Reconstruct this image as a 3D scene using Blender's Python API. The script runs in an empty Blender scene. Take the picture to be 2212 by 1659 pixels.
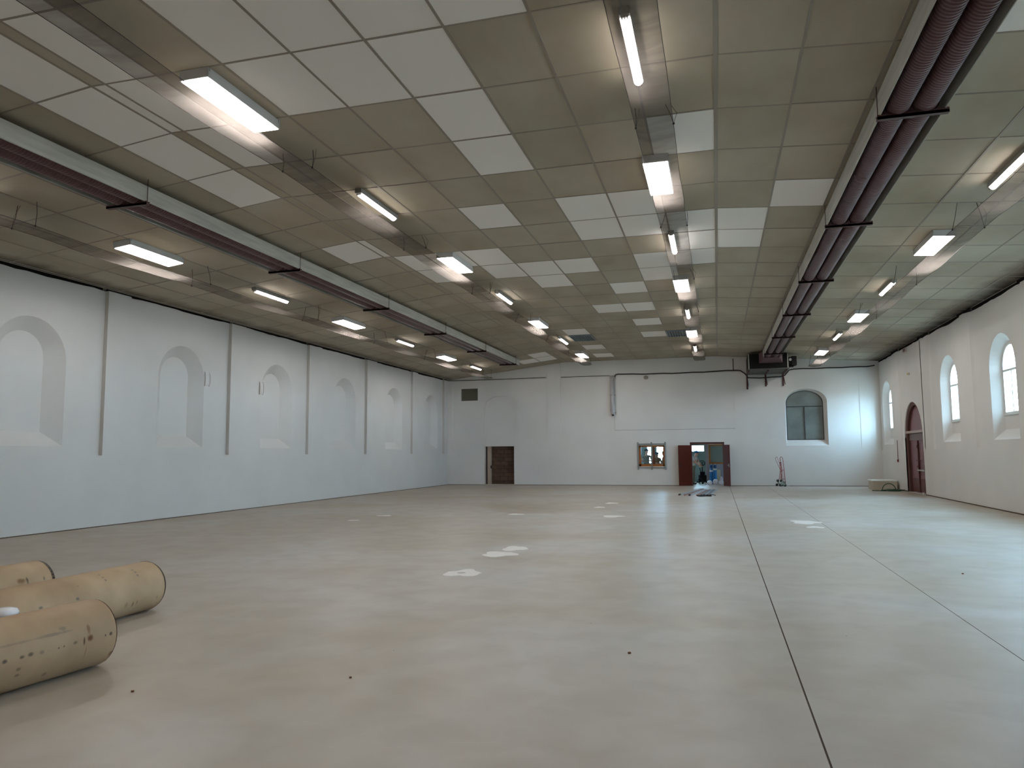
import bpy, bmesh, math, random
from mathutils import Vector, Matrix, noise
from mathutils.geometry import tessellate_polygon
random.seed(7)
SC = bpy.context.scene
COL = SC.collection

# ------------------------------------------------------------------ camera, world, exposure
FW = Vector((-0.26417, 0.95991, 0.09379)).normalized()
RT = Vector((0.9642, 0.2650, -0.00765)); RT = (RT - RT.dot(FW) * FW).normalized()
UP = RT.cross(FW)
cam_d = bpy.data.cameras.new('camera')
cam_d.sensor_fit = 'HORIZONTAL'; cam_d.sensor_width = 36.0
cam_d.lens = 1600.0 / 2212.0 * 36.0
cam_d.clip_end = 300
cam = bpy.data.objects.new('camera', cam_d); COL.objects.link(cam)
M = Matrix.Identity(4)
for i in range(3):
    M[i][0] = RT[i]; M[i][1] = UP[i]; M[i][2] = -FW[i]
M[2][3] = 1.6
cam.matrix_world = M
SC.camera = cam

w = bpy.data.worlds.new('overcast_sky'); SC.world = w; w.use_nodes = True
bg = w.node_tree.nodes['Background']
bg.inputs[0].default_value = (0.50, 0.77, 1.0, 1); bg.inputs[1].default_value = 54.0

SC.view_settings.view_transform = 'Standard'; SC.view_settings.look = 'None'
SC.view_settings.gamma = 1.0; SC.view_settings.use_curve_mapping = False
SC.view_settings.exposure = 0.22
LAMP = 36.0            # radiance of the light diffusers
LAMP_COL = (1.0, 0.93, 0.885)

# ------------------------------------------------------------------ dimensions
XL, XR, YB, YF = -13.75, 7.22, 37.07, -5.0
def zc(x):           # ceiling height: sloped left part, flat middle, sloped right part
    if x < -7.45: return 6.25 - 0.113 * (-7.45 - x)
    if x > 0.13: return 6.25 - 0.0735 * (x - 0.13)
    return 6.25
AL, AR = math.atan(0.113), math.atan(0.0735)

# ------------------------------------------------------------------ helpers
def s2l(c):
    return tuple(((v / 255) / 12.92 if v / 255 <= 0.04045 else ((v / 255 + 0.055) / 1.055) ** 2.4) for v in c)

MATS = {}
def mat(name, col, rough=0.6, metal=0.0, spec=0.4, var=0.0, vscale=3.0, bump=0.0, bscale=40.0, coord='Object', stretch=(1, 1, 1), col2=None):
    if name in MATS: return MATS[name]
    m = bpy.data.materials.new(name); m.use_nodes = True
    nt = m.node_tree; b = nt.nodes['Principled BSDF']
    c = s2l(col); b.inputs['Base Color'].default_value = (*c, 1)
    b.inputs['Roughness'].default_value = rough; b.inputs['Metallic'].default_value = metal
    b.inputs['Specular IOR Level'].default_value = spec
    tc = nt.nodes.new('ShaderNodeTexCoord'); mp = nt.nodes.new('ShaderNodeMapping')
    mp.inputs['Scale'].default_value = stretch
    nt.links.new(tc.outputs[coord], mp.inputs[0])
    n = nt.nodes.new('ShaderNodeTexNoise'); n.inputs['Scale'].default_value = vscale; n.inputs['Detail'].default_value = 5
    nt.links.new(mp.outputs[0], n.inputs[0])
    if var > 0 or col2:
        r = nt.nodes.new('ShaderNodeValToRGB')
        d = s2l(col2) if col2 else tuple(v * (1 - var) for v in c)
        r.color_ramp.elements[0].position = 0.35; r.color_ramp.elements[1].position = 0.65
        r.color_ramp.elements[0].color = (*d, 1); r.color_ramp.elements[1].color = (*c, 1)
        nt.links.new(n.outputs[0], r.inputs[0]); nt.links.new(r.outputs[0], b.inputs['Base Color'])
    if bump > 0:
        n2 = nt.nodes.new('ShaderNodeTexNoise'); n2.inputs['Scale'].default_value = bscale
        nt.links.new(mp.outputs[0], n2.inputs[0])
        bp = nt.nodes.new('ShaderNodeBump'); bp.inputs['Strength'].default_value = bump; bp.inputs['Distance'].default_value = 0.01
        nt.links.new(n2.outputs[0], bp.inputs['Height']); nt.links.new(bp.outputs[0], b.inputs['Normal'])
    MATS[name] = m
    return m

def emit(name, col, strength):
    if name in MATS: return MATS[name]
    m = bpy.data.materials.new(name); m.use_nodes = True
    nt = m.node_tree; nt.nodes.clear()
    e = nt.nodes.new('ShaderNodeEmission'); e.inputs[0].default_value = (*col, 1); e.inputs[1].default_value = strength
    o = nt.nodes.new('ShaderNodeOutputMaterial'); nt.links.new(e.outputs[0], o.inputs[0])
    MATS[name] = m
    return m

def sheer(name, tint, opac, kind='glass', rough=0.1):
    """thin transparent sheet: transparent mixed with a reflecting or a scattering part"""
    m = bpy.data.materials.new(name); m.use_nodes = True
    nt = m.node_tree; nt.nodes.clear()
    t = nt.nodes.new('ShaderNodeBsdfTransparent'); t.inputs[0].default_value = (*tint, 1)
    mx = nt.nodes.new('ShaderNodeMixShader'); o = nt.nodes.new('ShaderNodeOutputMaterial')
    if kind == 'glass':
        g = nt.nodes.new('ShaderNodeBsdfGlossy'); g.inputs['Roughness'].default_value = rough
        lw = nt.nodes.new('ShaderNodeLayerWeight'); pw = nt.nodes.new('ShaderNodeMath'); pw.operation = 'POWER'; pw.inputs[1].default_value = 5.0
        f = nt.nodes.new('ShaderNodeMath'); f.operation = 'MULTIPLY_ADD'; f.inputs[1].default_value = 0.6; f.inputs[2].default_value = 0.04
        nt.links.new(lw.outputs['Facing'], pw.inputs[0]); nt.links.new(pw.outputs[0], f.inputs[0])
        nt.links.new(f.outputs[0], mx.inputs[0])
        nt.links.new(t.outputs[0], mx.inputs[1]); nt.links.new(g.outputs[0], mx.inputs[2])
    else:
        mx.inputs[0].default_value = opac
        tr = nt.nodes.new('ShaderNodeBsdfTranslucent'); tr.inputs[0].default_value = (0.15, 0.135, 0.125, 1)
        df = nt.nodes.new('ShaderNodeBsdfDiffuse'); df.inputs[0].default_value = (0.24, 0.23, 0.21, 1)
        m2 = nt.nodes.new('ShaderNodeMixShader'); m2.inputs[0].default_value = 0.5
        nt.links.new(tr.outputs[0], m2.inputs[1]); nt.links.new(df.outputs[0], m2.inputs[2])
        tc = nt.nodes.new('ShaderNodeTexCoord'); mp = nt.nodes.new('ShaderNodeMapping'); mp.inputs['Scale'].default_value = (0.5, 1.6, 1)
        n = nt.nodes.new('ShaderNodeTexNoise'); n.inputs['Scale'].default_value = 2.2; n.inputs['Detail'].default_value = 2.5; n.inputs['Distortion'].default_value = 1.0
        mr = nt.nodes.new('ShaderNodeMapRange'); mr.inputs[1].default_value = 0.3; mr.inputs[2].default_value = 0.7
        mr.inputs[3].default_value = opac * 0.75; mr.inputs[4].default_value = opac * 1.3
        nt.links.new(tc.outputs['Object'], mp.inputs[0]); nt.links.new(mp.outputs[0], n.inputs[0])
        nt.links.new(n.outputs[0], mr.inputs[0]); nt.links.new(mr.outputs[0], mx.inputs[0])
        nt.links.new(t.outputs[0], mx.inputs[1]); nt.links.new(m2.outputs[0], mx.inputs[2])
    nt.links.new(mx.outputs[0], o.inputs[0])
    MATS[name] = m
    return m

class MB:
    def __init__(s): s.v = []; s.f = []; s.mi = []; s.sm = []
    def quad(s, pts, mi=0):
        b = len(s.v); s.v += [tuple(p) for p in pts]; s.f.append(tuple(range(b, b + len(pts)))); s.mi.append(mi); s.sm.append(False)
    def box(s, x0, x1, y0, y1, z0, z1, mi=0, bev=0.0):
        if bev > 0:
            c = Vector(((x0 + x1) / 2, (y0 + y1) / 2, (z0 + z1) / 2))
            return s.rbox(c, ((x1 - x0), (y1 - y0), (z1 - z0)), Matrix.Identity(3), bev, mi)
        b = len(s.v)
        s.v += [(x0, y0, z0), (x1, y0, z0), (x1, y1, z0), (x0, y1, z0), (x0, y0, z1), (x1, y0, z1), (x1, y1, z1), (x0, y1, z1)]
        for q in ((3, 2, 1, 0), (4, 5, 6, 7), (0, 1, 5, 4), (1, 2, 6, 5), (2, 3, 7, 6), (3, 0, 4, 7)):
            s.f.append(tuple(b + i for i in q)); s.mi.append(mi); s.sm.append(False)
    def rbox(s, c, size, rot, bev=0.0, mi=0):
        bm = bmesh.new(); bmesh.ops.create_cube(bm, size=1.0)
        for v in bm.verts: v.co = Vector((v.co.x * size[0], v.co.y * size[1], v.co.z * size[2]))
        if bev > 0: bmesh.ops.bevel(bm, geom=bm.edges[:], offset=bev, segments=2, affect='EDGES', profile=0.6)
        b = len(s.v)
        bm.verts.index_update()
        s.v += [tuple(Vector(c) + rot @ v.co) for v in bm.verts]
        for f in bm.faces: s.f.append(tuple(b + v.index for v in f.verts)); s.mi.append(mi); s.sm.append(False)
        bm.free()
    def tube(s, pts, r, n=8, mi=0, closed=False, caps=True):
        pts = [Vector(p) for p in pts]; N = len(pts)
        rr = r if isinstance(r, (list, tuple)) else [r] * N
        b = len(s.v); prev = None
        for i, p in enumerate(pts):
            if closed: t = (pts[(i + 1) % N] - pts[i - 1]).normalized()
            else: t = (pts[min(i + 1, N - 1)] - pts[max(i - 1, 0)]).normalized()
            if prev is None:
                a = Vector((0, 0, 1)) if abs(t.z) < 0.9 else Vector((1, 0, 0))
                u = t.cross(a).normalized()
            else:
                u = (prev - prev.dot(t) * t).normalized()
            prev = u; vv = t.cross(u)
            for k in range(n):
                a = 2 * math.pi * k / n
                s.v.append(tuple(p + rr[i] * (math.cos(a) * u + math.sin(a) * vv)))
        for i in range(N if closed else N - 1):
            j = (i + 1) % N
            for k in range(n):
                s.f.append((b + i * n + k, b + i * n + (k + 1) % n, b + j * n + (k + 1) % n, b + j * n + k)); s.mi.append(mi); s.sm.append(True)
        if caps and not closed:
            s.f.append(tuple(b + k for k in reversed(range(n)))); s.mi.append(mi); s.sm.append(False)
            s.f.append(tuple(b + (N - 1) * n + k for k in range(n))); s.mi.append(mi); s.sm.append(False)
    def lathe(s, c, prof, n=16, mi=0, axis='Z'):
        b = len(s.v); c = Vector(c)
        for (r, h) in prof:
            for k in range(n):
                a = 2 * math.pi * k / n; x, y = r * math.cos(a), r * math.sin(a)
                p = {'Z': (x, y, h), 'Y': (x, h, y), 'X': (h, x, y)}[axis]
                s.v.append(tuple(c + Vector(p)))
        for i in range(len(prof) - 1):
            for k in range(n):
                s.f.append((b + i * n + k, b + i * n + (k + 1) % n, b + (i + 1) * n + (k + 1) % n, b + (i + 1) * n + k)); s.mi.append(mi); s.sm.append(True)
        if prof[0][0] > 0.001: s.f.append(tuple(b + k for k in reversed(range(n)))); s.mi.append(mi); s.sm.append(False)
        if prof[-1][0] > 0.001: s.f.append(tuple(b + (len(prof) - 1) * n + k for k in range(n))); s.mi.append(mi); s.sm.append(False)
    def poly(s, loops, fn, mi=0):
        """filled polygon with holes; loops of (u,z), fn maps (u,z) to world"""
        L = [[Vector((p[0], p[1], 0)) for p in lp] for lp in loops]
        flat = [p for lp in loops for p in lp]
        b = len(s.v); s.v += [tuple(fn(*p)) for p in flat]
        for t in tessellate_polygon(L):
            s.f.append(tuple(b + i for i in t)); s.mi.append(mi); s.sm.append(False)
    def ring(s, la, lb, fa, fb, mi=0):
        n = len(la)
        b = len(s.v); s.v += [tuple(fa(*p)) for p in la] + [tuple(fb(*p)) for p in lb]
        for i in range(n):
            j = (i + 1) % n
            s.f.append((b + i, b + j, b + n + j, b + n + i)); s.mi.append(mi); s.sm.append(False)
    def obj(s, name, mats, parent=None, loc=(0, 0, 0), rot=(0, 0, 0)):
        me = bpy.data.meshes.new(name); me.from_pydata(s.v, [], s.f)
        if not isinstance(mats, (list, tuple)): mats = [mats]
        for m in mats: me.materials.append(m)
        me.polygons.foreach_set('material_index', s.mi)
        me.polygons.foreach_set('use_smooth', s.sm)
        me.update()
        bm = bmesh.new(); bm.from_mesh(me); bmesh.ops.recalc_face_normals(bm, faces=bm.faces[:]); bm.to_mesh(me); bm.free()
        return link(name, me, parent, loc, rot)

def link(name, me, parent=None, loc=(0, 0, 0), rot=(0, 0, 0)):
    o = bpy.data.objects.new(name, me); COL.objects.link(o)
    o.parent = parent; o.location = loc; o.rotation_euler = rot
    return o
def thing(name, label, cat, loc=(0, 0, 0), rot=(0, 0, 0), group=None):
    o = link(name, None, None, loc, rot); o.empty_display_size = 0.1
    return tag(o, label, cat, group)
def tag(o, label, cat, group=None):
    o['label'] = label; o['category'] = cat
    if group: o['group'] = group
    return o
def struct(o): o['kind'] = 'structure'; return o
def copy_tree(o, parent=None):
    c = o.copy(); COL.objects.link(c)
    if parent: c.parent = parent
    for ch in list(o.children): copy_tree(ch, c)
    return c
def arch(c, half, zb, zt, n=20, rise=None):
    rise = half if rise is None else rise
    zs = zt - rise
    L = [(c - half, zb), (c + half, zb)]
    for k in range(n + 1):
        a = math.pi * k / n
        L.append((c + half * math.cos(a), zs + rise * math.sin(a)))
    return L
def rect(a, b, z0, z1): return [(a, z0), (b, z0), (b, z1), (a, z1)]

# ------------------------------------------------------------------ materials
wall_m = mat('white_wall_paint', (218, 218, 215), 0.75, var=0.05, vscale=0.8, bump=0.15, bscale=9)
wall_d = mat('white_reveal_paint', (222, 223, 221), 0.7, bump=0.1, bscale=12)
tile_w = mat('new_white_tile', (236, 235, 231), 0.9, spec=0.1, bump=0.1, bscale=150)
grid_m = mat('aged_tee_bar', (142, 135, 124), 0.6)
galv = mat('galvanised_sheet', (178, 181, 174), 0.45, 0.25, var=0.22, vscale=5, stretch=(1, 0.25, 3))
galv2 = mat('bright_zinc', (176, 178, 178), 0.5, 0.2, var=0.1)
brown = mat('brown_enamel_tube', (100, 74, 76), 0.38, 0.15, var=0.15, vscale=4)
brown2 = mat('brown_painted_steel', (78, 54, 54), 0.5, 0.1)
black = mat('black_rubber', (22, 22, 23), 0.55)
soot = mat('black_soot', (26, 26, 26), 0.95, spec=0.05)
white_metal = mat('white_enamel', (206, 208, 210), 0.35)
wood = mat('orange_varnished_wood', (182, 108, 42), 0.4, var=0.25, vscale=8, stretch=(1, 1, 8))
door_m = mat('brown_red_door_paint', (86, 42, 34), 0.75, spec=0.08, var=0.12, vscale=3)
glass = sheer('window_glass', (0.93, 0.97, 0.98), 0.1, 'glass', 0.02)
film_m = sheer('wrinkled_plastic_film', (0.80, 0.80, 0.79), 0.42, 'film')
wire_m = mat('dark_wire', (30, 28, 28), 0.5)
lamp_m = emit('lit_diffuser', LAMP_COL, LAMP)
slim_m = emit('lit_slim_diffuser', LAMP_COL, LAMP * 0.8)

def tile_material():
    m = bpy.data.materials.new('grimy_beige_tile'); m.use_nodes = True
    nt = m.node_tree; N = nt.nodes; L = nt.links; b = N['Principled BSDF']
    b.inputs['Roughness'].default_value = 0.9; b.inputs['Specular IOR Level'].default_value = 0.1
    g = N.new('ShaderNodeNewGeometry'); mp = N.new('ShaderNodeMapping'); mp.inputs['Scale'].default_value = (1, 0.6, 1)
    n = N.new('ShaderNodeTexNoise'); n.inputs['Scale'].default_value = 0.9; n.inputs['Detail'].default_value = 6
    L.new(g.outputs['Position'], mp.inputs[0]); L.new(mp.outputs[0], n.inputs[0])
    r = N.new('ShaderNodeValToRGB')
    r.color_ramp.elements[0].position = 0.3; r.color_ramp.elements[0].color = (*s2l((163, 153, 134)), 1)
    r.color_ramp.elements[1].position = 0.72; r.color_ramp.elements[1].color = (*s2l((182, 174, 159)), 1)
    L.new(n.outputs[0], r.inputs[0])
    oi = N.new('ShaderNodeObjectInfo')
    mr = N.new('ShaderNodeMapRange'); mr.inputs[3].default_value = 0.93; mr.inputs[4].default_value = 1.06
    L.new(oi.outputs['Random'], mr.inputs[0])
    mul = N.new('ShaderNodeVectorMath'); mul.operation = 'SCALE'
    L.new(r.outputs[0], mul.inputs[0]); L.new(mr.outputs[0], mul.inputs['Scale'])
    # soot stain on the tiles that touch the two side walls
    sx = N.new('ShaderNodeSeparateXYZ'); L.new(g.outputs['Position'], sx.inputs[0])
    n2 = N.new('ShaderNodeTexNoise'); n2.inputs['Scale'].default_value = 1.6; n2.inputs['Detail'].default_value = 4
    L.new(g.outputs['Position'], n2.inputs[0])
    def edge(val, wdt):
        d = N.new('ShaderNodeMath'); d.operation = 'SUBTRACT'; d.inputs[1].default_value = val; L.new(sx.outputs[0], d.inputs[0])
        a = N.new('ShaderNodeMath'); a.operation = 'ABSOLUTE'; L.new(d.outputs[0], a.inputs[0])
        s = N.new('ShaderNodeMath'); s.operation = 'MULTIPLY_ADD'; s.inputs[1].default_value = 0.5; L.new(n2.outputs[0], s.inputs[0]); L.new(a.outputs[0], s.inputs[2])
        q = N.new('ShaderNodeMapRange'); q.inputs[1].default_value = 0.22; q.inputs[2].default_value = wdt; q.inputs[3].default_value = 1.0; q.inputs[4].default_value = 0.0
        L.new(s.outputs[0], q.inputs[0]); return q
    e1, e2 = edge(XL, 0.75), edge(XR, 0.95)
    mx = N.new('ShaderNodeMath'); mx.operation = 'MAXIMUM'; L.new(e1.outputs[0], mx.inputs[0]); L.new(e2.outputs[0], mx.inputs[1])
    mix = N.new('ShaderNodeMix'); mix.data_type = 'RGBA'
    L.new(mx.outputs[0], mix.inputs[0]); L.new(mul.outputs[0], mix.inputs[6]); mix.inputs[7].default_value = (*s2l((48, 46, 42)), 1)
    L.new(mix.outputs[2], b.inputs['Base Color'])
    return m
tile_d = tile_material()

def floor_material():
    m = bpy.data.materials.new('worn_screed_floor'); m.use_nodes = True
    nt = m.node_tree; N = nt.nodes; L = nt.links; b = N['Principled BSDF']
    tc = N.new('ShaderNodeTexCoord')
    def nz(scale, st, det=6, dist=0.0):
        mp = N.new('ShaderNodeMapping'); mp.inputs['Scale'].default_value = st
        n = N.new('ShaderNodeTexNoise'); n.inputs['Scale'].default_value = scale; n.inputs['Detail'].default_value = det; n.inputs['Distortion'].default_value = dist
        L.new(tc.outputs['Object'], mp.inputs[0]); L.new(mp.outputs[0], n.inputs[0]); return n
    a = nz(0.32, (0.8, 1.0, 1), 7, 0.6); c = nz(2.2, (1, 1, 1), 8, 0.4)
    r = N.new('ShaderNodeValToRGB'); e = r.color_ramp.elements
    e[0].position = 0.34; e[0].color = (*s2l((172, 162, 146)), 1)
    e[1].position = 0.66; e[1].color = (*s2l((190, 188, 184)), 1)
    k = e.new(0.5); k.color = (*s2l((182, 176, 166)), 1)
    L.new(a.outputs[0], r.inputs[0])
    r2 = N.new('ShaderNodeValToRGB'); f = r2.color_ramp.elements
    f[0].position = 0.3; f[0].color = (0.86, 0.84, 0.82, 1); f[1].position = 0.62; f[1].color = (1, 1, 1, 1)
    L.new(c.outputs[0], r2.inputs[0])
    mix = N.new('ShaderNodeMix'); mix.data_type = 'RGBA'; mix.blend_type = 'MULTIPLY'; mix.inputs[0].default_value = 1
    L.new(r.outputs[0], mix.inputs[6]); L.new(r2.outputs[0], mix.inputs[7])
    # tiny dark specks
    vo = N.new('ShaderNodeTexVoronoi'); vo.inputs['Scale'].default_value = 1.3
    L.new(tc.outputs['Object'], vo.inputs[0])
    lt = N.new('ShaderNodeMath'); lt.operation = 'LESS_THAN'; lt.inputs[1].default_value = 0.013; L.new(vo.outputs['Distance'], lt.inputs[0])
    mix2 = N.new('ShaderNodeMix'); mix2.data_type = 'RGBA'
    L.new(lt.outputs[0], mix2.inputs[0]); L.new(mix.outputs[2], mix2.inputs[6]); mix2.inputs[7].default_value = (*s2l((96, 84, 74)), 1)
    L.new(mix2.outputs[2], b.inputs['Base Color'])
    mr = N.new('ShaderNodeMapRange'); mr.inputs[3].default_value = 0.34; mr.inputs[4].default_value = 0.46
    L.new(a.outputs[0], mr.inputs[0]); L.new(mr.outputs[0], b.inputs['Roughness'])
    b.inputs['Specular IOR Level'].default_value = 0.5
    bp = N.new('ShaderNodeBump'); bp.inputs['Strength'].default_value = 0.12; bp.inputs['Distance'].default_value = 0.01
    L.new(c.outputs[0], bp.inputs['Height']); L.new(bp.outputs[0], b.inputs['Normal'])
    return m
floor_m = floor_material()

# ================================================================== SETTING
# ---- ground outside
g = MB(); g.box(-80, 80, -60, 110, -0.45, -0.25)
struct(g.obj('ground', mat('dull_yard_ground', (120, 122, 112), 0.9, var=0.2, vscale=0.3)))

# ---- floor: sub-base with slabs parted by sawn joints
b = MB(); b.box(-14.2, 8.0, -5.3, 42.6, -0.22, -0.03)
floor = struct(b.obj('floor', mat('dark_subfloor', (70, 66, 62), 0.9)))
for xj, wj in ((.5085, .0050), (2.2, .0026)):
    s = MB(); s.box(xj - wj - .0008, xj + wj + .0008, -5.0, YB - .3, -.03, .0006); s.obj('joint_filler', mat('dark_joint_sealant', (84, 76, 70), .95, spec=0), floor)
for (x0, x1) in ((-13.95, 0.503), (0.514, 2.197), (2.203, 7.55)):
    s = MB(); s.box(x0, x1, -5.0, YB + 0.1, -0.03, 0.0); s.obj('floor_slab', floor_m, floor)
s = MB(); s.box(-6.2, 3.4, YB + 0.1, 42.4, -0.03, 0.0); s.obj('floor_slab', mat('pale_lobby_floor', (205, 190, 178), 0.45, var=0.1), floor)
s = MB(); s.box(-12.6, -9.4, YB + 0.1, 39.2, -0.03, 0.0); s.obj('floor_slab', mat('dusty_threshold', (168, 156, 138), 0.8), floor)
patch_m = mat('white_filler', (232, 230, 226), 0.5, var=0.05, vscale=9)
for (x, y, rx, ry, hole) in ((-3.36, 9.66, .24, .28, True), (-3.42, 11.58, .27, .30, False), (-3.36, 12.31, .2, .3, False), (1.88, 18.2, .3, .45, False),
                             (1.95, 17.04, .18, .2, False), (-3.32, 23.95, .2, .35, False), (-3.42, 22.08, .16, .25, False), (-8.5, 18.15, .2, .16, False), (-8.68, 16.74, .14, .13, False),
                             (-5.2, 19.2, .22, .2, False), (-2.6, 19.0, .26, .3, False)):
    s = MB(); n = 26; L = []
    ph = random.uniform(0, 9)
    for k in range(n):
        a = 2 * math.pi * k / n; q = 1 + 0.16 * math.sin(3 * a + ph) + 0.1 * math.sin(5 * a + 2 * ph) + random.uniform(-.05, .05)
        L.append((x + rx * q * math.cos(a), y + ry * q * math.sin(a)))
    loops = [L]
    if hole: loops.append([(x - 0.03 + 0.06 * math.cos(-2 * math.pi * k / 10), y + 0.07 * math.sin(-2 * math.pi * k / 10)) for k in range(10)])
    s.poly(loops, lambda u, v: (u, v, 0.003)); s.ring(L, L, lambda u, v: (u, v, 0.003), lambda u, v: (u, v, 0.0))
    s.obj('filler_patch', patch_m, floor)

# ---- ceiling
ROW0, PITCH = 8.64, 1.423
cols = []          # (x0, x1, kind)
midb = [.13, -.82, -1.77, -2.73, -3.68, -4.62, -5.54, -6.47, -7.24, -7.45]
for i in range(len(midb) - 1): cols.append((midb[i + 1], midb[i]))
x = -7.45
while x > XL + 0.05:
    cols.append((max(x - 0.885, XL + 0.03), x)); x -= 0.885
x = 0.13
while x < XR - 0.02:
    cols.append((x, min(x + 0.952, XR + 0.03))); x += 0.952
rows = [(ROW0 + PITCH * j, min(ROW0 + PITCH * (j + 1), YB + 0.05)) for j in range(-10, 20)]
# new white tiles given by a point inside each (metres)
WHITE = [tuple(p) for p in __import__('json').loads('''[[-5.46, 7.84], [-4.61, 7.97], [-3.22, 7.91], [-3.32, 9.35], [-3.22, 10.81], [-4.12, 13.66], [-5.3, 6.5], [-4.52, 6.72], [-3.95, 6.8], [-3.23, 7.01], [-2.22, 6.99], [-3.59, 6.64], [-1.89, 7.05], [-2.38, 13.75], [-1.41, 13.76], [-2.29, 15.17], [-1.36, 15.03], [-0.16, 15.01], [-0.13, 16.36], [-0.11, 17.96], [-0.1, 10.68], [-1.37, 18.02], [-1.3, 19.42], [0.64, 14.97], [0.64, 16.35], [1.6, 13.57], [-2.3, 20.76], [-3.24, 17.92], [-4.23, 17.85], [-4.14, 19.19], [-5.11, 16.61], [-5.13, 17.92], [-5.69, 16.6], [-6.94, 16.45], [-6.85, 17.96], [-7.38, 15.03], [-7.45, 16.57], [-7.9, 15.0], [-7.71, 6.57], [-7.89, 7.83], [-7.93, 9.32], [-7.91, 10.72], [-7.1, 6.4], [-6.92, 7.82], [-7.08, 9.23], [-6.83, 5.62], [-7.29, 8.04], [-7.22, 7.52], [-3.21, 23.65], [-2.24, 23.63], [-2.26, 26.53], [-2.26, 29.47], [-5.12, 28.06], [-5.15, 32.44], [-5.14, 35.25], [-7.64, 33.71], [-8.19, 34.81], [-8.86, 34.9], [2.99, 8.32]]''')]
def is_white(x0, x1, y0, y1):
    return any(x0 < p[0] < x1 and y0 < p[1] < y1 for p in WHITE)
roofb = MB()
TOP = 0.35
prof = [XL - 0.6, -7.45, 0.13, XR + 0.8]
for i in range(3):
    a, c = prof[i], prof[i + 1]
    for y0, y1 in ((YF - 0.3, YB + 0.5),):
        roofb.quad([(a, y0, zc(a) + 0.12), (c, y0, zc(c) + 0.12), (c, y1, zc(c) + 0.12), (a, y1, zc(a) + 0.12)])
        roofb.quad([(a, y0, zc(a) + 0.5), (c, y0, zc(c) + 0.5), (c, y1, zc(c) + 0.5), (a, y1, zc(a) + 0.5)])
ceiling = struct(roofb.obj('ceiling', mat('dark_roof_void', (52, 50, 46), 0.95)))
tile_cache = {}
def tile_mesh(wd, dp, white):
    k = (round(wd, 2), round(dp, 2), white)
    if k not in tile_cache:
        m = MB(); a, c = wd / 2 - 0.006, dp / 2 - 0.006
        m.box(-a, a, -c, c, 0.0, 0.02)
        me = bpy.data.meshes.new('ceiling_tile'); me.from_pydata(m.v, [], m.f); me.materials.append(tile_w if white else tile_d)
        tile_cache[k] = me
    return tile_cache[k]
rest = MB(); nind = 0
for (y0, y1) in rows:
    near = 5.7 < y0 and y1 < 23.0
    for (x0, x1) in cols:
        wt = is_white(x0, x1, y0, y1)
        if y0 > 20 and abs(y0 - (ROW0 + 14 * PITCH)) < 0.1 and x0 > -6 and (abs(x0 + 4.62) < .1 or abs(x0 + 1.77) < .1) and False: continue
        cx, cy = (x0 + x1) / 2, (y0 + y1) / 2
        ang = -math.atan2(zc(x1) - zc(x0), x1 - x0)
        wd = math.hypot(x1 - x0, zc(x1) - zc(x0))
        sag = random.uniform(-0.003, 0.003)
        if near and nind < 300:
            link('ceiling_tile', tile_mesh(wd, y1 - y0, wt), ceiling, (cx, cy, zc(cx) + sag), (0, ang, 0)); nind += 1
        else:
            rot = Matrix.Rotation(ang, 3, 'Y')
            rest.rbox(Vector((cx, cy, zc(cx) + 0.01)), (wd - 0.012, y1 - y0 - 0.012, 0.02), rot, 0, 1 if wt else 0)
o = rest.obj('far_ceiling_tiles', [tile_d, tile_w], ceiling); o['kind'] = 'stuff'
bars = sorted(set([round(c[0], 3) for c in cols] + [round(c[1], 3) for c in cols]))
for bx in bars:
    m = MB(); wdt = 0.016 if abs(bx - 0.13) > 0.05 else 0.028
    m.box(bx - wdt, bx + wdt, YF, YB, zc(bx) - 0.007, zc(bx) + 0.03)
    m.obj('tee_bar', grid_m, ceiling)
m = MB()
for (y0, y1) in rows:
    for (x0, x1) in cols:
        cx = (x0 + x1) / 2; ang = -math.atan2(zc(x1) - zc(x0), x1 - x0)
        m.rbox(Vector((cx, y0, zc(cx))), (x1 - x0, 0.026, 0.012), Matrix.Rotation(ang, 3, 'Y'), 0)
o = m.obj('cross_tees', grid_m, ceiling); o['kind'] = 'stuff'
# two unlit louvre lights let into the grid far away
louvre = mat('blue_grey_louvre', (120, 140, 152), 0.35, 0.3)
for (x0, x1, y0, lab) in ((-5.54, -4.62, ROW0 + 14 * PITCH, 'unlit blue-grey louvre panel in the ceiling beside the second row of lights'),
                          (-1.77, -.82, ROW0 + 14 * PITCH, 'unlit blue-grey louvre panel in the ceiling next to the plastic film over the door')):
    t = thing('louvre_panel', lab, 'ceiling light', ((x0 + x1) / 2, y0 + PITCH / 2, 6.25), group='unlit louvre panels')
    hw, hd = (x1 - x0) / 2 - 0.03, PITCH / 2 - 0.04
    m = MB()
    for k in (-1, 1): m.box(k * hw - 0.015, k * hw + 0.015, -hd, hd, -0.05, -0.01); m.box(-hw, hw, k * hd - 0.015, k * hd + 0.015, -0.05, -0.01)
    m.obj('frame', louvre, t)
    for k in range(1, 9):
        m = MB(); xx = -hw + 2 * hw * k / 9; m.box(xx - 0.008, xx + 0.008, -hd, hd, -0.05, -0.012); m.obj('slat', louvre, t)
    m = MB(); m.box(-hw, hw, -hd, hd, -0.012, -0.006); m.obj('backing', mat('dark_louvre_back', (70, 84, 92), 0.5), t)

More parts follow.
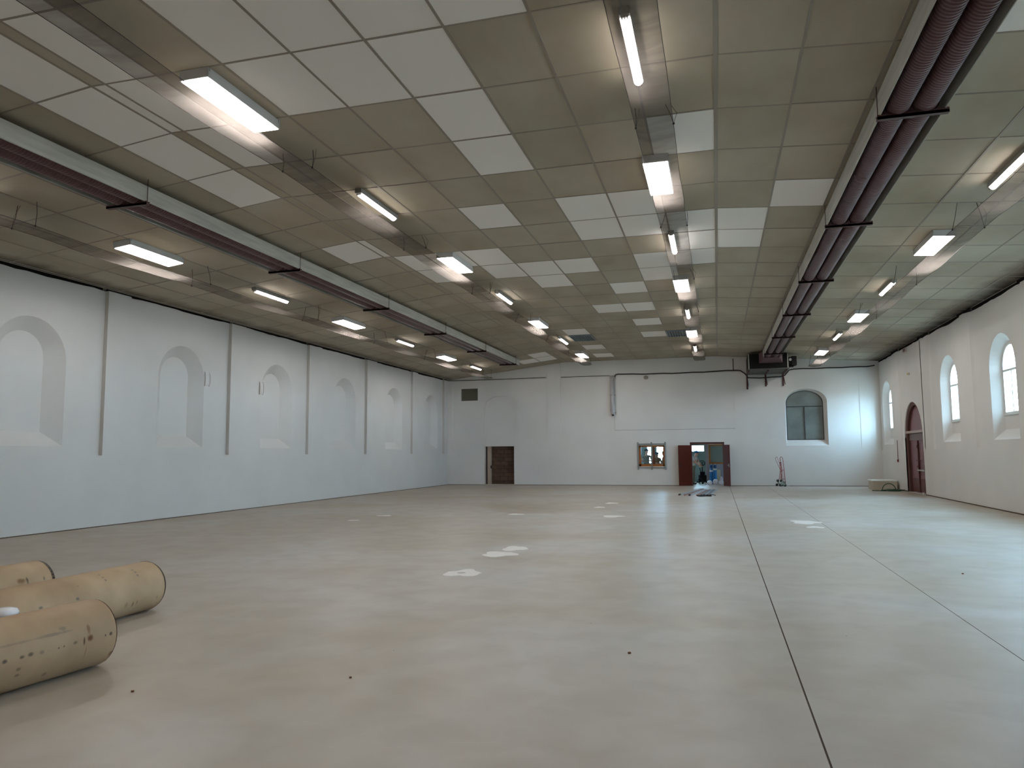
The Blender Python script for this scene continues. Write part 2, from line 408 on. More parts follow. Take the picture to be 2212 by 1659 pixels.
# ---- side walls
BL, BR, BB = XL - 0.10, XR + 0.05, YB + 0.06       # planes of the recessed bays
niches = [12.2, 16.8, 21.3, 25.9, 30.45, 34.88]
m = MB(); fl = lambda d: (lambda u, z: (BL - d, u, z))
holes = []
for c in [7.6, 3.0] + niches:
    ou = arch(c, 0.89, 1.84, 4.57); inn = arch(c, 0.53, 2.15, 4.28)
    holes.append(ou); m.ring(ou, inn, fl(0), fl(0.25)); m.poly([inn], fl(0.25))
m.poly([rect(YF - 0.2, YB + 0.2, -0.02, 5.95)] + holes, fl(0))
m.box(BL - 0.001, XL, YF, YB, 0, 1.635)
wall_lm = mat('dimmed_left_wall_paint', (197, 196, 192), 0.75, var=0.05, vscale=0.8, bump=0.15, bscale=9)  # left wall paint made darker to offset the strong window light
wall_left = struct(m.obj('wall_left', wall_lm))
for (a, c) in ((0.3, 1.0), (4.8, 5.5), (9.4, 10.1), (14.1, 14.8), (18.73, 19.41), (23.1, 23.96), (27.6, 28.52), (32.33, 32.95), (36.53, YB)):
    p = MB(); p.box(BL + 0.001, XL, a, c, 1.635, zc(XL) - 0.03); p.obj('pilaster', wall_lm, wall_left)
for (y, z, hh) in ((17.81, 3.77, 0.2), (20.4, 3.72, 0.2)):
    p = MB()
    for sgn in (-1, 1):
        p.tube([(BL, y + sgn * 0.09, z - hh), (BL + 0.03, y + sgn * 0.1, z - hh * .6), (BL + 0.035, y + sgn * 0.1, z), (BL + 0.03, y + sgn * 0.1, z + hh * .6), (BL, y + sgn * 0.09, z + hh)], 0.012, 6)
    p.box(BL, BL + 0.02, y - 0.09, y + 0.09, z - hh * .9, z + hh * .9)
    p.obj('wall_boss', wall_lm, wall_left)
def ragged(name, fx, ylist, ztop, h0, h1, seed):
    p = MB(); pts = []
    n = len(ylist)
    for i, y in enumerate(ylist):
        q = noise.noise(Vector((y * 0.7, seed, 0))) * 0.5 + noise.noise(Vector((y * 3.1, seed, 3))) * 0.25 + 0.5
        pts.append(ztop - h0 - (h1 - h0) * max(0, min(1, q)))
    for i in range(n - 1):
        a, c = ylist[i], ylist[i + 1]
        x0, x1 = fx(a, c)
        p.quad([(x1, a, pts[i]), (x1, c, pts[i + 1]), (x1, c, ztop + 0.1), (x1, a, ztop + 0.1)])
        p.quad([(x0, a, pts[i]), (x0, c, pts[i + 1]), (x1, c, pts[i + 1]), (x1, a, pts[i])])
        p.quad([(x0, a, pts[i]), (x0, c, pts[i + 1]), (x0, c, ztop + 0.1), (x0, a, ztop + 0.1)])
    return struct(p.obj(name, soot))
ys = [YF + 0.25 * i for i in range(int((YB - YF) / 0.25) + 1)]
PL = ((0.3, 1.0), (4.8, 5.5), (9.4, 10.1), (14.1, 14.8), (18.73, 19.41), (23.1, 23.96), (27.6, 28.52), (32.33, 32.95), (36.53, YB))
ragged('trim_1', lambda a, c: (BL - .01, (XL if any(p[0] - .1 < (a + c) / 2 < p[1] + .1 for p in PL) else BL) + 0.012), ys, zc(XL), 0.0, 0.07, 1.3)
PR = ((5.7, 6.4), (10.3, 11.0), (15.0, 15.7), (19.6, 20.4), (24.2, 25.1), (28.6, 29.8), (33.2, 34.2))
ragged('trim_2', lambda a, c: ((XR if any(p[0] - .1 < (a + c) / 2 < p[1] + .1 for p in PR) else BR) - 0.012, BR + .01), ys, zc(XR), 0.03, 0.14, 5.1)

m = MB(); fr = lambda d: (lambda u, z: (BR + d, u, z))
wins = [8.3, 12.9, 17.5, 22.05, 26.72, 35.75]
holes = []; WD = 0.22
for c in wins:
    ou = arch(c, 0.92, 1.88, 4.67); inn = arch(c, 0.66, 2.15, 4.46); hol = arch(c, 0.62, 2.55, 4.42)
    holes.append(ou); m.ring(ou, inn, fr(0), fr(WD)); m.poly([inn, hol], fr(WD)); m.ring(hol, arch(c, 0.76, 2.45, 4.56) if c < 30 else arch(c, .62, 2.55, 4.42), fr(WD), fr(WD + (0.2 if c < 30 else 0.5)))
DC, DH, DZ = 31.31, 1.34, 3.46
da = arch(DC, DH, 0, DZ)
outer = [(YF - .2, -0.02), (DC - DH, -0.02)] + [(DC - DH, 0.0)] + list(reversed(da[2:])) + [(DC + DH, -0.02), (YB + .2, -0.02), (YB + .2, 6.1), (YF - .2, 6.1)]
m.poly([outer] + holes, fr(0))
m.ring(da, da, lambda u, z: (XR, u, z + .0015), fr(0.4)); m.box(XR + .30, XR + .34, DC - DH - .1, DC + DH + .1, 0, 3.6)  # last box: unseen panel added behind the door to block leaking sky light
m.box(XR, BR + .001, YF, DC - DH, 0, 1.65); m.box(XR, BR + .001, DC + DH, YB, 0, 1.65)
pl = [(DC - DH - 0.3, 1.65), (DC - DH, 1.65)] + list(reversed(da[2:])) + [(DC + DH, 1.65), (DC + DH + .3, 1.65), (DC + DH + .3, 5.6), (DC - DH - .3, 5.6)]
m.poly([pl], lambda u, z: (XR, u, z)); m.ring(pl, pl, lambda u, z: (XR, u, z), fr(0))
wall_right = struct(m.obj('wall_right', wall_m))
for (a, c) in PR:
    p = MB(); z0, z1 = 1.65, zc(XR) - 0.05; sec_ = [(XR, a + .05), (XR, c - .05), (BR, c + .05), (BR, a - .05)]
    for k in range(4): p.quad([(*sec_[k], z0), (*sec_[(k + 1) % 4], z0), (*sec_[(k + 1) % 4], z1), (*sec_[k], z1)])
    p.quad([(*q, z0) for q in sec_]); p.quad([(*q, z1) for q in sec_]); p.obj('pilaster', wall_m, wall_right)

wf = mat('white_window_frame', (212, 220, 218), 0.4)
for i, c in enumerate(wins):
    f = MB(); A = arch(c, 0.62, 2.55, 4.42); Bq = arch(c, 0.565, 2.61, 4.365)
    x0, x1 = BR + WD - 0.005, BR + WD + 0.055
    f.poly([A, Bq], lambda u, z: (x0, u, z)); f.poly([A, Bq], lambda u, z: (x1, u, z)); f.ring(Bq, Bq, lambda u, z: (x0, u, z), lambda u, z: (x1, u, z)); f.ring(A, A, lambda u, z: (x0, u, z), lambda u, z: (x1, u, z))
    w_ = struct(f.obj('window_%d' % (i + 1), wf))
    p = MB(); p.box(x0 - 0.01, x1, c - .57, c + .57, 3.68, 3.74); p.obj('transom', wf, w_)
    p = MB(); p.box(x0 - 0.005, x1, c - .03, c + .03, 2.6, 3.68); p.obj('mullion', wf, w_)
    p = MB(); p.box(x0 - 0.03, x0 + .01, c - .64, c + .64, 2.515, 2.56, bev=.006); p.obj('sill', wf, w_)
    p = MB(); p.box(x0 - 0.025, x0 - .005, c - .012, c + .012, 3.05, 3.17, bev=.004); p.obj('window_handle', galv2, w_)
    xm = (x0 + x1) / 2
    for (a, d) in ((c - .565, c - .03), (c + .03, c + .565)):
        p = MB(); p.box(xm - .003, xm + .003, a, d, 2.61, 3.68); p.obj('pane', glass, w_)
    p = MB(); p.poly([[(c - .565, 3.74), (c + .565, 3.74)] + [q for q in Bq[2:] if q[1] > 3.75]], lambda u, z: (xm, u, z)); p.obj('pane', glass, w_)

# ---- arched double door in the right wall
xd = XR + 0.16
dw = mat('weathered_red_brown_door', (128, 88, 92), 0.45, var=0.15, vscale=2, stretch=(1, 1, .5))
dstain = mat('dark_red_door_foot', (98, 56, 50), 0.5, var=.2)
f = MB(); A = arch(DC, DH, 0.0, DZ)[1:]; 
fa = arch(DC, DH - 0.005, 0.0, DZ - 0.005); fb = arch(DC, DH - 0.13, 0.0, DZ - 0.13)
pts = fa[1:]; ptb = fb[1:]
def strip(mb, la, lb, fa_, fb_):
    for k in range(len(la) - 1): mb.quad([fa_(*la[k]), fa_(*la[k + 1]), fb_(*lb[k + 1]), fb_(*lb[k])])
pa = pts + [fa[0]]; pb = ptb + [fb[0]]
X0 = XR + 0.04
strip(f, pa, pb, lambda u, z: (X0, u, z), lambda u, z: (X0 + .03, u, z)); strip(f, pb, pb, lambda u, z: (X0 + .03, u, z), lambda u, z: (xd + .06, u, z)); strip(f, pa, pa, lambda u, z: (X0, u, z), lambda u, z: (xd + .06, u, z))
door3 = struct(f.obj('door_3', mat('dark_brown_arch_frame', (92, 62, 56), 0.5, var=.15)))
p = MB(); lun = arch(DC, DH - .13, 2.36, DZ - .13); lun = [q for q in lun if q[1] >= 2.35]
p.poly([lun], lambda u, z: (xd, u, z)); p.poly([lun], lambda u, z: (xd + .04, u, z)); p.obj('arch_panel', dw, door3)
p = MB(); p.box(XR + .02, xd + .06, DC - DH + .02, DC + DH - .02, 2.27, 2.37, bev=.01); p.obj('transom_beam', mat('pale_transom_beam', (168, 150, 140), .5, var=.1), door3)
p = MB(); p.box(xd - .03, xd + .05, DC - DH + .1, DC + DH - .1, 2.0, 2.26); p.obj('lintel_board', mat('greyish_board', (118, 100, 98), .5), door3)
for sgn in (-1, 1):
    a, c = (DC - DH + .13, DC - .01) if sgn < 0 else (DC + .01, DC + DH - .13)
    p = MB(); p.box(xd, xd + .05, a, c, 0.02, 2.0, bev=.004)
    lf = p.obj('door_leaf', dw, door3)
    p = MB(); p.box(xd - .012, xd, a + .02, c - .02, 0.03, 0.55, bev=.004); p.obj('kick_panel', dstain, lf)
    for z0, z1 in ((.62, 1.2), (1.28, 1.92)):
        p = MB()
        for (q0, q1, r0, r1) in ((a + .1, c - .1, z0, z0 + .025), (a + .1, c - .1, z1 - .025, z1), (a + .1, a + .125, z0, z1), (c - .125, c - .1, z0, z1)): p.box(xd - .01, xd, q0, q1, r0, r1)
        p.obj('moulding', dw, lf)
rust = mat('rusty_bolt_bar', (86, 46, 40), 0.6, .2, var=.3)
p = MB(); p.box(xd - .05, xd - .005, DC - .035, DC + .035, 0.05, 1.98, bev=.008); p.box(xd - .07, xd - .04, DC - .06, DC + .06, 1.7, 1.82, bev=.006); p.box(xd - .07, xd - .04, DC - .09, DC + .09, .95, 1.05, bev=.006); p.obj('bolt_bar', rust, door3)
p = MB(); p.box(xd - .05, xd - .02, DC - .3, DC + .3, 1.22, 1.245, bev=.004); p.obj('latch', rust, door3)
p = MB(); p.box(xd - .09, xd - .05, DC - 1.15, DC + .05, .84, .89, bev=.008); p.obj('push_bar', galv, door3)
p = MB(); p.box(xd - .1, xd - .01, DC - 1.2, DC - 1.0, .84, 1.1, bev=.02); p.obj('push_bar_bracket', rust, door3)

# ---- back wall
m = MB(); fb_ = lambda d: (lambda u, z: (u, BB + d, z)); TH = 0.36
D1 = (-1.2, .27, 2.04); D2 = (-11.7, -10.12, 1.99); SW = (-3.74, -2.48, .93, 1.96)
AWo = arch(4.08, .92, 1.88, 4.55, rise=.62); AWi = arch(4.03, .82, 2.15, 4.47, rise=.58)
NA = arch(-10.86, .84, 2.03, 4.62, rise=.5); VE = rect(-13.06, -12.1, 4.41, 5.05)
outer = [(XL - .2, -.02), (D2[0], -.02), (D2[0], D2[2]), (D2[1], D2[2]), (D2[1], -.02), (D1[0], -.02), (D1[0], D1[2]), (D1[1], D1[2]), (D1[1], -.02), (XR + .2, -.02), (XR + .2, 6.0), (.13, 6.45), (-7.45, 6.45), (XL - .2, 5.75)]
m.poly([outer, AWo, NA, VE, rect(*SW)], fb_(0))
m.ring(AWo, AWi, fb_(0), fb_(.22)); m.ring(AWi, AWi, fb_(.22), fb_(.34))
m.ring(NA, NA, fb_(0), fb_(.05)); m.poly([NA], fb_(.05))
m.ring(VE, VE, fb_(0), fb_(.2))
def reveal(x0, x1, z0, z1, bottom):
    L = [(x0, z0), (x0, z1), (x1, z1), (x1, z0)] + ([(x0, z0)] if bottom else [])
    for k in range(len(L) - 1):
        (a, za), (c, zc_) = L[k], L[k + 1]
        m.quad([(a, YB, za), (c, YB, zc_), (c, BB + TH, zc_), (a, BB + TH, za)])
reveal(D1[0], D1[1], 0, D1[2], False); reveal(D2[0], D2[1], 0, D2[2], False); reveal(*SW, True)
def pb(x0, x1, z0, z1, y0=YB): m.box(x0, x1, y0, BB + .001, z0, z1)
pb(XL, -13.5, 1.635, 5.5)
pb(XL, D2[0], 0, 1.635); pb(D2[1], -8.33, 0, 1.635)
pb(-7.64, -4.9, 0, 2.67)
pb(-4.9, SW[0], 0, 2.72); pb(SW[0], SW[1], 0, SW[2]); pb(SW[0], SW[1], SW[3], 2.72); pb(SW[1], D1[0], 0, 2.72); pb(D1[0], D1[1], D1[2], 2.72); pb(D1[1], 1.54, 0, 2.72)
pb(.87, 1.54, 2.72, 5.47); pb(1.54, XR, 0, 1.65); pb(6.4, XR, 1.65, 5.5, YB + .045)
pb(-4.9, .87, 2.735, 5.47, YB + .025)
pb(-4.98, -4.9, 2.72, 5.47); 
pb(-7.64, -4.98, 5.44, 5.47, YB + .03); pb(-13.5, -8.33, 5.44, 5.47, YB + .0)
pb(1.54, 6.4, 5.44, 5.47, YB + .02)
m.box(-14.2, 7.9, BB + TH, BB + TH + .02, 3.0, 6.4)
wall_back = struct(m.obj('wall_back', wall_m))
p = MB(); p.box(-8.33, -7.64, YB, BB, 0, 6.2); p.obj('pilaster', wall_m, wall_back)
p = MB(); p.box(-13.06, -12.1, BB + .17, BB + .2, 4.41, 5.05); p.obj('vent_plate', mat('olive_grey_plate', (92, 92, 80), .7), wall_back)
# thin pencil outline strips round the filled panel
m = MB(); m.box(-4.9, .87, YB + .01, YB + .025, 2.72, 2.735); m.box(-4.905, -4.895, YB + .005, YB + .03, 2.72, 3.5)
m.obj('panel_edge', mat('grey_joint', (128, 126, 122), .8), wall_back)
m = MB(); m.box(XL - .4, XR + .5, YF - .3, YF, -.02, 6.6)
struct(m.obj('wall_front', wall_m))

# baseboard line: narrow dark seam where walls meet the floor
seam = mat('dark_floor_seam', (92, 80, 66), .9, var=.3, vscale=6)
m = MB(); m.box(XL, XL + .012, YF, YB, 0, .018); struct(m.obj('baseboard_left', seam))
m = MB(); m.box(XR - .014, XR, YF, DC - DH, 0, .03); m.box(XR - .014, XR, DC + DH, YB, 0, .03); struct(m.obj('baseboard_right', seam))
m = MB()
for (a, c) in ((XL, D2[0]), (D2[1], D1[0] - .1), (D1[1] + .1, XR)): m.box(a, c, YB - .012, YB, 0, .022)
struct(m.obj('baseboard_back', seam))

# ---- arched window in the back wall (dull panes)
dull = mat('dusty_grey_pane', (116, 124, 120), 0.28, var=.3, vscale=1.6, spec=.6)
dk = mat('dark_window_bar', (58, 62, 62), 0.5)
f = MB(); A = AWi; Bq = arch(4.03, .79, 2.18, 4.44, rise=.56)
ya, yb = BB + .2, BB + .25
for yy in (ya, yb): f.poly([A, Bq], lambda u, z, yy=yy: (u, yy, z))
f.ring(Bq, Bq, lambda u, z: (u, ya, z), lambda u, z: (u, yb, z))
w7 = struct(f.obj('window_7', dk))
p = MB(); p.box(3.24, 4.82, ya - .01, yb, 3.7, 3.74); p.obj('transom', dk, w7)
p = MB(); p.box(4.0, 4.035, ya - .01, yb, 2.18, 3.7); p.obj('mullion', dk, w7)
ym = ya + .03
p = MB(); p.box(3.24, 4.0, ym, ym + .008, 2.18, 3.7); p.obj('pane', dull, w7)
p = MB(); p.box(4.035, 4.82, ym, ym + .008, 2.18, 3.7); p.obj('pane', dull, w7)
p = MB(); p.poly([[(3.24, 3.74), (4.82, 3.74)] + [q for q in Bq[2:] if q[1] > 3.75]], lambda u, z: (u, ym, z)); p.obj('pane', dull, w7)

# ---- small serving window with orange wood and grey guard bars
f = MB(); a, c, z0, z1 = SW
yf = YB + .10
for (q0, q1, r0, r1) in ((a, c, z0, z0 + .11), (a, c, z1 - .08, z1), (a, a + .1, z0, z1), (c - .09, c, z0, z1)): f.box(q0, q1, yf, yf + .08, r0, r1)
w8 = struct(f.obj('window_8', wood))
p = MB(); p.box((a + c) / 2 + .03, (a + c) / 2 + .15, yf + .01, yf + .07, z0 + .11, z1 - .08); p.obj('mullion', mat('dark_varnished_wood', (96, 58, 40), .45), w8)
for (q0, q1) in ((a + .1, (a + c) / 2 + .03), ((a + c) / 2 + .15, c - .09)):
    p = MB(); p.box(q0, q1, yf + .035, yf + .041, z0 + .11, z1 - .08); p.obj('pane', glass, w8)
t = thing('window_guard', 'grey metal guard frame with three upright bars over the small wooden window', 'window guard', ((a + c) / 2, YB, z0))
gm = mat('grey_guard_steel', (134, 138, 136), .5, .2)
wdt = (c - a) / 2 + .07; hh = z1 - z0
for zz in (-.09, hh + .03):
    p = MB(); p.box(-wdt, wdt, -.05, -.005, zz, zz + .06, bev=.006); p.obj('rail', gm, t)
for k in (-1, 0, 1):
    xx = k * (wdt - .04)
    p = MB(); p.box(xx - .035, xx + .035, -.075, -.04, -.16, hh + .16, bev=.006)
    o = p.obj('upright_bar', gm, t)
    for zz in (-.13, hh + .13):
        q = MB(); q.lathe((xx, -.085, zz), [(.022, -.01), (.022, .01)], 8, axis='Y'); q.obj('bolt', gm, o)

# ---- brown double door in the back wall
yfr = YB - .02
f = MB(); f.box(D1[0] - .07, D1[0] + .02, yfr, YB + .12, 0, D1[2] - .03); f.box(D1[1] - .02, D1[1] + .06, yfr, YB + .12, 0, D1[2] - .03); f.box(D1[0] - .07, D1[1] + .06, yfr, YB + .12, D1[2] - .05, D1[2] + .05)
dframe = mat('dark_brown_frame', (72, 36, 34), .5)
door1 = struct(f.obj('door_1', dframe))
def leaf(hx, ang, ln, hs):
    p = MB(); p.box(0, ln, -.045, 0, 0.01, 1.95, bev=.004)
    o = p.obj('door_leaf', door_m, door1, (hx, yfr - .005, 0), (0, 0, ang))
    for sy in (-.075, .015):
        q = MB(); q.box(ln - .13, ln - .02, sy, sy + .015, .98, 1.0); q.box(ln - .05, ln - .02, min(sy, -.02), max(sy, -.02) + .015, .98, 1.0)
        q.box(ln - .055, ln - .015, (-.052 if sy < 0 else 0), (-.045 if sy < 0 else .007), .9, 1.06)
        q.obj('door_handle', hs, o)
leaf(D1[0] - .02, math.radians(180 + 32), .68, black)
leaf(D1[1] + .02, math.radians(-66), .68, galv2)

# ---- opening at the left: light post, brick wall behind
f = MB(); f.box(-11.6, -11.41, YB + .12, YB + .3, 0, 1.99, bev=.01)
door2 = struct(f.obj('door_2', mat('pinkish_plaster_post', (176, 160, 146), .8, var=.1)))
p = MB(); p.box(-11.43, -11.38, YB + .10, YB + .2, .85, 1.0, bev=.005); p.obj('catch', black, door2)
p = MB(); p.box(D2[0] + .0, D2[1], YB - .03, YB + .3, 0, .035, bev=.008); p.obj('threshold', mat('pale_threshold', (190, 182, 166), .7), door2)
p = MB(); p.box(-11.7, -11.6, YB + .2, YB + .24, 0, 1.99); p.obj('side_board', mat('dark_gap_board', (52, 46, 40), .9), door2)
m = MB(); yb0 = BB + .34
m.box(-12.4, -9.5, yb0 + .12, yb0 + .16, 0, 2.6)
wb = struct(m.obj('wall_bricked_up', mat('dark_mortar', (44, 38, 34), .95)))
bmats = [mat('umber_brick_%d' % i, c, .9, var=.25, vscale=12, bump=.4) for i, c in enumerate(((96, 74, 62), (88, 70, 60), (104, 82, 68)))]
bc = {}
for j in range(10):
    for i in range(6):
        x0 = -11.55 + i * .4 - (.2 if j % 2 else 0); x1 = x0 + .385
        x0 = max(x0, -11.5); x1 = min(x1, -9.7)
        if x1 - x0 < .05: continue
        k = (round(x1 - x0, 3), random.randrange(3))
        if k not in bc:
            q = MB(); q.box(-k[0] / 2, k[0] / 2, 0, .12, 0, .185); me = bpy.data.meshes.new('brick'); me.from_pydata(q.v, [], q.f); me.materials.append(bmats[k[1]]); bc[k] = me
        link('brick', bc[k], wb, ((x0 + x1) / 2, yb0 + random.uniform(-.008, .008), .02 + j * .2))
m = MB(); m.box(-12.5, -12.4, BB + TH, yb0 + .2, 0, 2.6); m.box(-9.6, -9.5, BB + TH - .02, yb0 + .2, 0, 2.6); m.box(-12.5, -9.5, BB + .07, yb0 + .2, 2.6, 2.65); m.box(-12.5, D2[0], BB + TH - .02, BB + TH, 0, 2.6)
struct(m.obj('wall_closet', mat('closet_grey', (90, 84, 76), .9)))

# ---- lobby behind the back wall
lob = mat('grey_green_lobby_wall', (150, 164, 158), .7, var=.06)
m = MB(); YL = 42.0
wo = [rect(-1.75, -.67, 1.63, 2.0), rect(-3.8, -3.46, 1.0, 2.25), rect(-3.28, -2.5, 1.0, 2.25)]
m.poly([rect(-6.2, 3.4, 0, 3.0)] + wo, lambda u, z: (u, YL, z))
for q in wo: m.ring(q, q, lambda u, z: (u, YL, z), lambda u, z: (u, YL + .2, z))
m.box(-6.3, -6.2, BB + TH, YL, 0, 3.0); m.box(3.4, 3.5, BB + TH, YL, 0, 3.0)
struct(m.obj('wall_lobby', lob))
m = MB(); m.box(-6.3, 3.5, BB + TH + .03, YL + .3, 3.0, 3.05); struct(m.obj('ceiling_lobby', mat('lobby_ceiling_white', (215, 215, 210), .8)))
for i, q in enumerate(wo):
    x0, x1, z0, z1 = q[0][0], q[1][0], q[0][1], q[2][1]
    f = MB()
    for (a_, b_, c_, d_) in ((x0, x1, z0, z0 + .04), (x0, x1, z1 - .04, z1), (x0, x0 + .04, z0, z1), (x1 - .04, x1, z0, z1)): f.box(a_, b_, YL + .05, YL + .1, c_, d_)
    o = struct(f.obj('window_%d' % (9 + i), wf)); p = MB(); p.box(x0 + .04, x1 - .04, YL + .07, YL + .076, z0 + .04, z1 - .04); p.obj('pane', glass, o)
# partition with an orange framed frosted window, pale post and beam
m = MB(); yp = 39.5
m.box(-.44, 3.4, yp, yp + .1, 0, 1.0); m.box(.95, 3.4, yp, yp + .1, 1.0, 2.05); m.box(-.44, 3.4, yp, yp + .1, 2.0, 3.0)
struct(m.obj('wall_partition', mat('mauve_grey_plaster', (142, 138, 146), .8)))
f = MB(); 
for (a_, b_, c_, d_) in ((-.43, .95, 1.0, 1.09), (-.43, .95, 1.93, 2.0), (-.43, -.34, 1.0, 2.0), (.86, .95, 1.0, 2.0)): f.box(a_, b_, yp - .03, yp + .07, c_, d_)
w12 = struct(f.obj('window_12', wood)); p = MB(); p.box(-.34, .86, yp + .0, yp + .01, 1.09, 1.93); p.obj('pane', mat('frosted_grey_pane', (122, 128, 118), .5), w12)
p = MB(); p.box(-.58, -.45, yp - .05, yp + .1, 0, 3.0, bev=.01); struct(p.obj('trim_3', mat('pinkish_post', (158, 138, 140), .6)))
p = MB(); p.box(-.45, 1.0, yp - .06, yp, 1.99, 2.05, bev=.005); struct(p.obj('trim_4', mat('cream_beam', (224, 214, 190), .6)))

# ================================================================== THINGS
# ---- ceiling lights
def wide_light():
    t = thing('ceiling_light', '', 'ceiling light')
    m = MB(); Lh = .76; W = .20
    m.box(-W, W, -Lh, Lh, -.03, 0)
    m.box(-W, -W + .012, -Lh, Lh, -.125, -.03); m.box(W - .012, W, -Lh, Lh, -.125, -.03)
    m.box(-W, W, -Lh, -Lh + .02, -.125, -.03); m.box(-W, W, Lh - .02, Lh, -.125, -.03)
    m.obj('housing', white_metal, t)
    d = MB(); d.box(-W + .014, W - .014, -Lh + .022, Lh - .022, -.132, -.11); d.obj('diffuser', lamp_m, t)
    for sx in (-1, 1):
        for sy in (-1, 1):
            c = MB(); c.box(sx * W - .006, sx * W + .006, sy * (Lh - .03) - .01, sy * (Lh - .03) + .01, -.04, 0.0, bev=.002); c.obj('clip', galv2, t)
    return t
def narrow_light():
    t = thing('ceiling_light', '', 'ceiling light')
    m = MB(); Lh = .78; W = .062
    m.box(-W, W, -Lh, Lh, -.082, 0, bev=.006); m.obj('housing', mat('grey_batten_body', (150, 150, 148), .5), t)
    d = MB(); n = 8; secs = []
    for y in (-Lh + .075, Lh - .075):
        secs.append([(W * math.cos(math.radians(205 + 130 * k / n)), y, -.045 + .085 * math.sin(math.radians(205 + 130 * k / n))) for k in range(n + 1)])
    for k in range(n): d.quad([secs[0][k], secs[0][k + 1], secs[1][k + 1], secs[1][k]])
    d.quad(secs[0]); d.quad(secs[1]); d.obj('diffuser', slim_m, t)
    for sg in (-1, 1):
        c = MB(); y0, y1 = sorted((sg * Lh, sg * (Lh - .075)))
        c.lathe((0, (y0 + y1) / 2, -.045), [(W * .8, -(y1 - y0) / 2), (W, -(y1 - y0) / 4), (W, (y1 - y0) / 4), (W * .8, (y1 - y0) / 2)], 12, axis='Y'); e = c.obj('end_cap', mat('clear_ribbed_end', (200, 196, 188), .3), t)
        for k in (-1, 0, 1):
            r = MB(); r.box(k * .03 - .006, k * .03 + .006, y0 + .01, y1 - .01, -.11, -.1); r.obj('vent_rib', black, e)
    return t
WL, NLT = wide_light(), narrow_light(); usedW = usedN = False
ORD = ['nearest', 'second nearest', 'third nearest', 'fourth nearest', 'fifth nearest', 'sixth nearest', 'farthest']
RNAME = ['row along the left wall', 'row right of the left heater', 'row leading to the brown door', 'row by the window wall']
rowsdef = [(-11.13, 12.4, 'W', 7, AL), (-5.93, 8.0, 'W', 7, 0), (-.79, 8.16, 'N', 7, 0), (4.45, 12.5, 'N', 6, -AR)]
ysx = [[12.42, 16.75, 21.0, 25.4, 29.8, 33.85], [7.97, 12.2, 16.5, 20.7, 25.1, 29.45, 33.9], [8.17, 12.16, 16.3, 20.4, 24.85, 28.9, 33.4], [12.6, 16.75, 21.1, 25.3, 29.5, 33.9]]
first = ['W', 'W', 'N', 'N']
for ri in range(4):
    X = rowsdef[ri][0]; n = len(ysx[ri])
    for k, y in enumerate(ysx[ri]):
        kd = first[ri] if k % 2 == 0 else ('N' if first[ri] == 'W' else 'W')
        if kd == 'W':
            o = WL if not usedW else copy_tree(WL); usedW = True
        else:
            o = NLT if not usedN else copy_tree(NLT); usedN = True
        xo = 0.0
        if ri == 1 and kd == 'N': xo = .02
        o.location = (X + xo, y, zc(X + xo) - .004)
        o.rotation_euler = (0, rowsdef[ri][4] * (-1) if ri != 1 and ri != 2 else 0, 0)
        od = ORD[k] if k < n - 1 else 'farthest'
        o['label'] = ('lit wide ceiling light' if kd == 'W' else 'lit slim ceiling light') + ', %s in the %s' % (od, RNAME[ri])
        o['group'] = 'wide ceiling lights' if kd == 'W' else 'slim tube ceiling lights'
# lights of the same rows above and behind the camera
for (X, y, kd, lab) in ((-5.93, 3.6, 'N', 'slim tube light overhead left of the camera, out of frame'), (-.79, 3.9, 'W', 'wide light overhead near the camera, out of frame'),
                        (-11.13, 8.1, 'N', 'slim tube light by the left wall beside the camera, out of frame'), (4.45, 8.3, 'W', 'wide light by the window wall beside the camera, out of frame'),
                        (-11.13, 3.8, 'W', 'wide light by the left wall behind the frame edge'), (4.45, 4.1, 'N', 'slim tube light by the window wall behind the frame edge'),
                        (-5.93, -.8, 'W', 'wide light behind the camera on its left'), (-.79, -.5, 'N', 'slim tube light behind the camera')):
    o = copy_tree(WL if kd == 'W' else NLT); o.location = (X, y, zc(X) - .004)
    o.rotation_euler = (0, -AL if X < -8 else (AR if X > 1 else 0), 0); o['label'] = lab

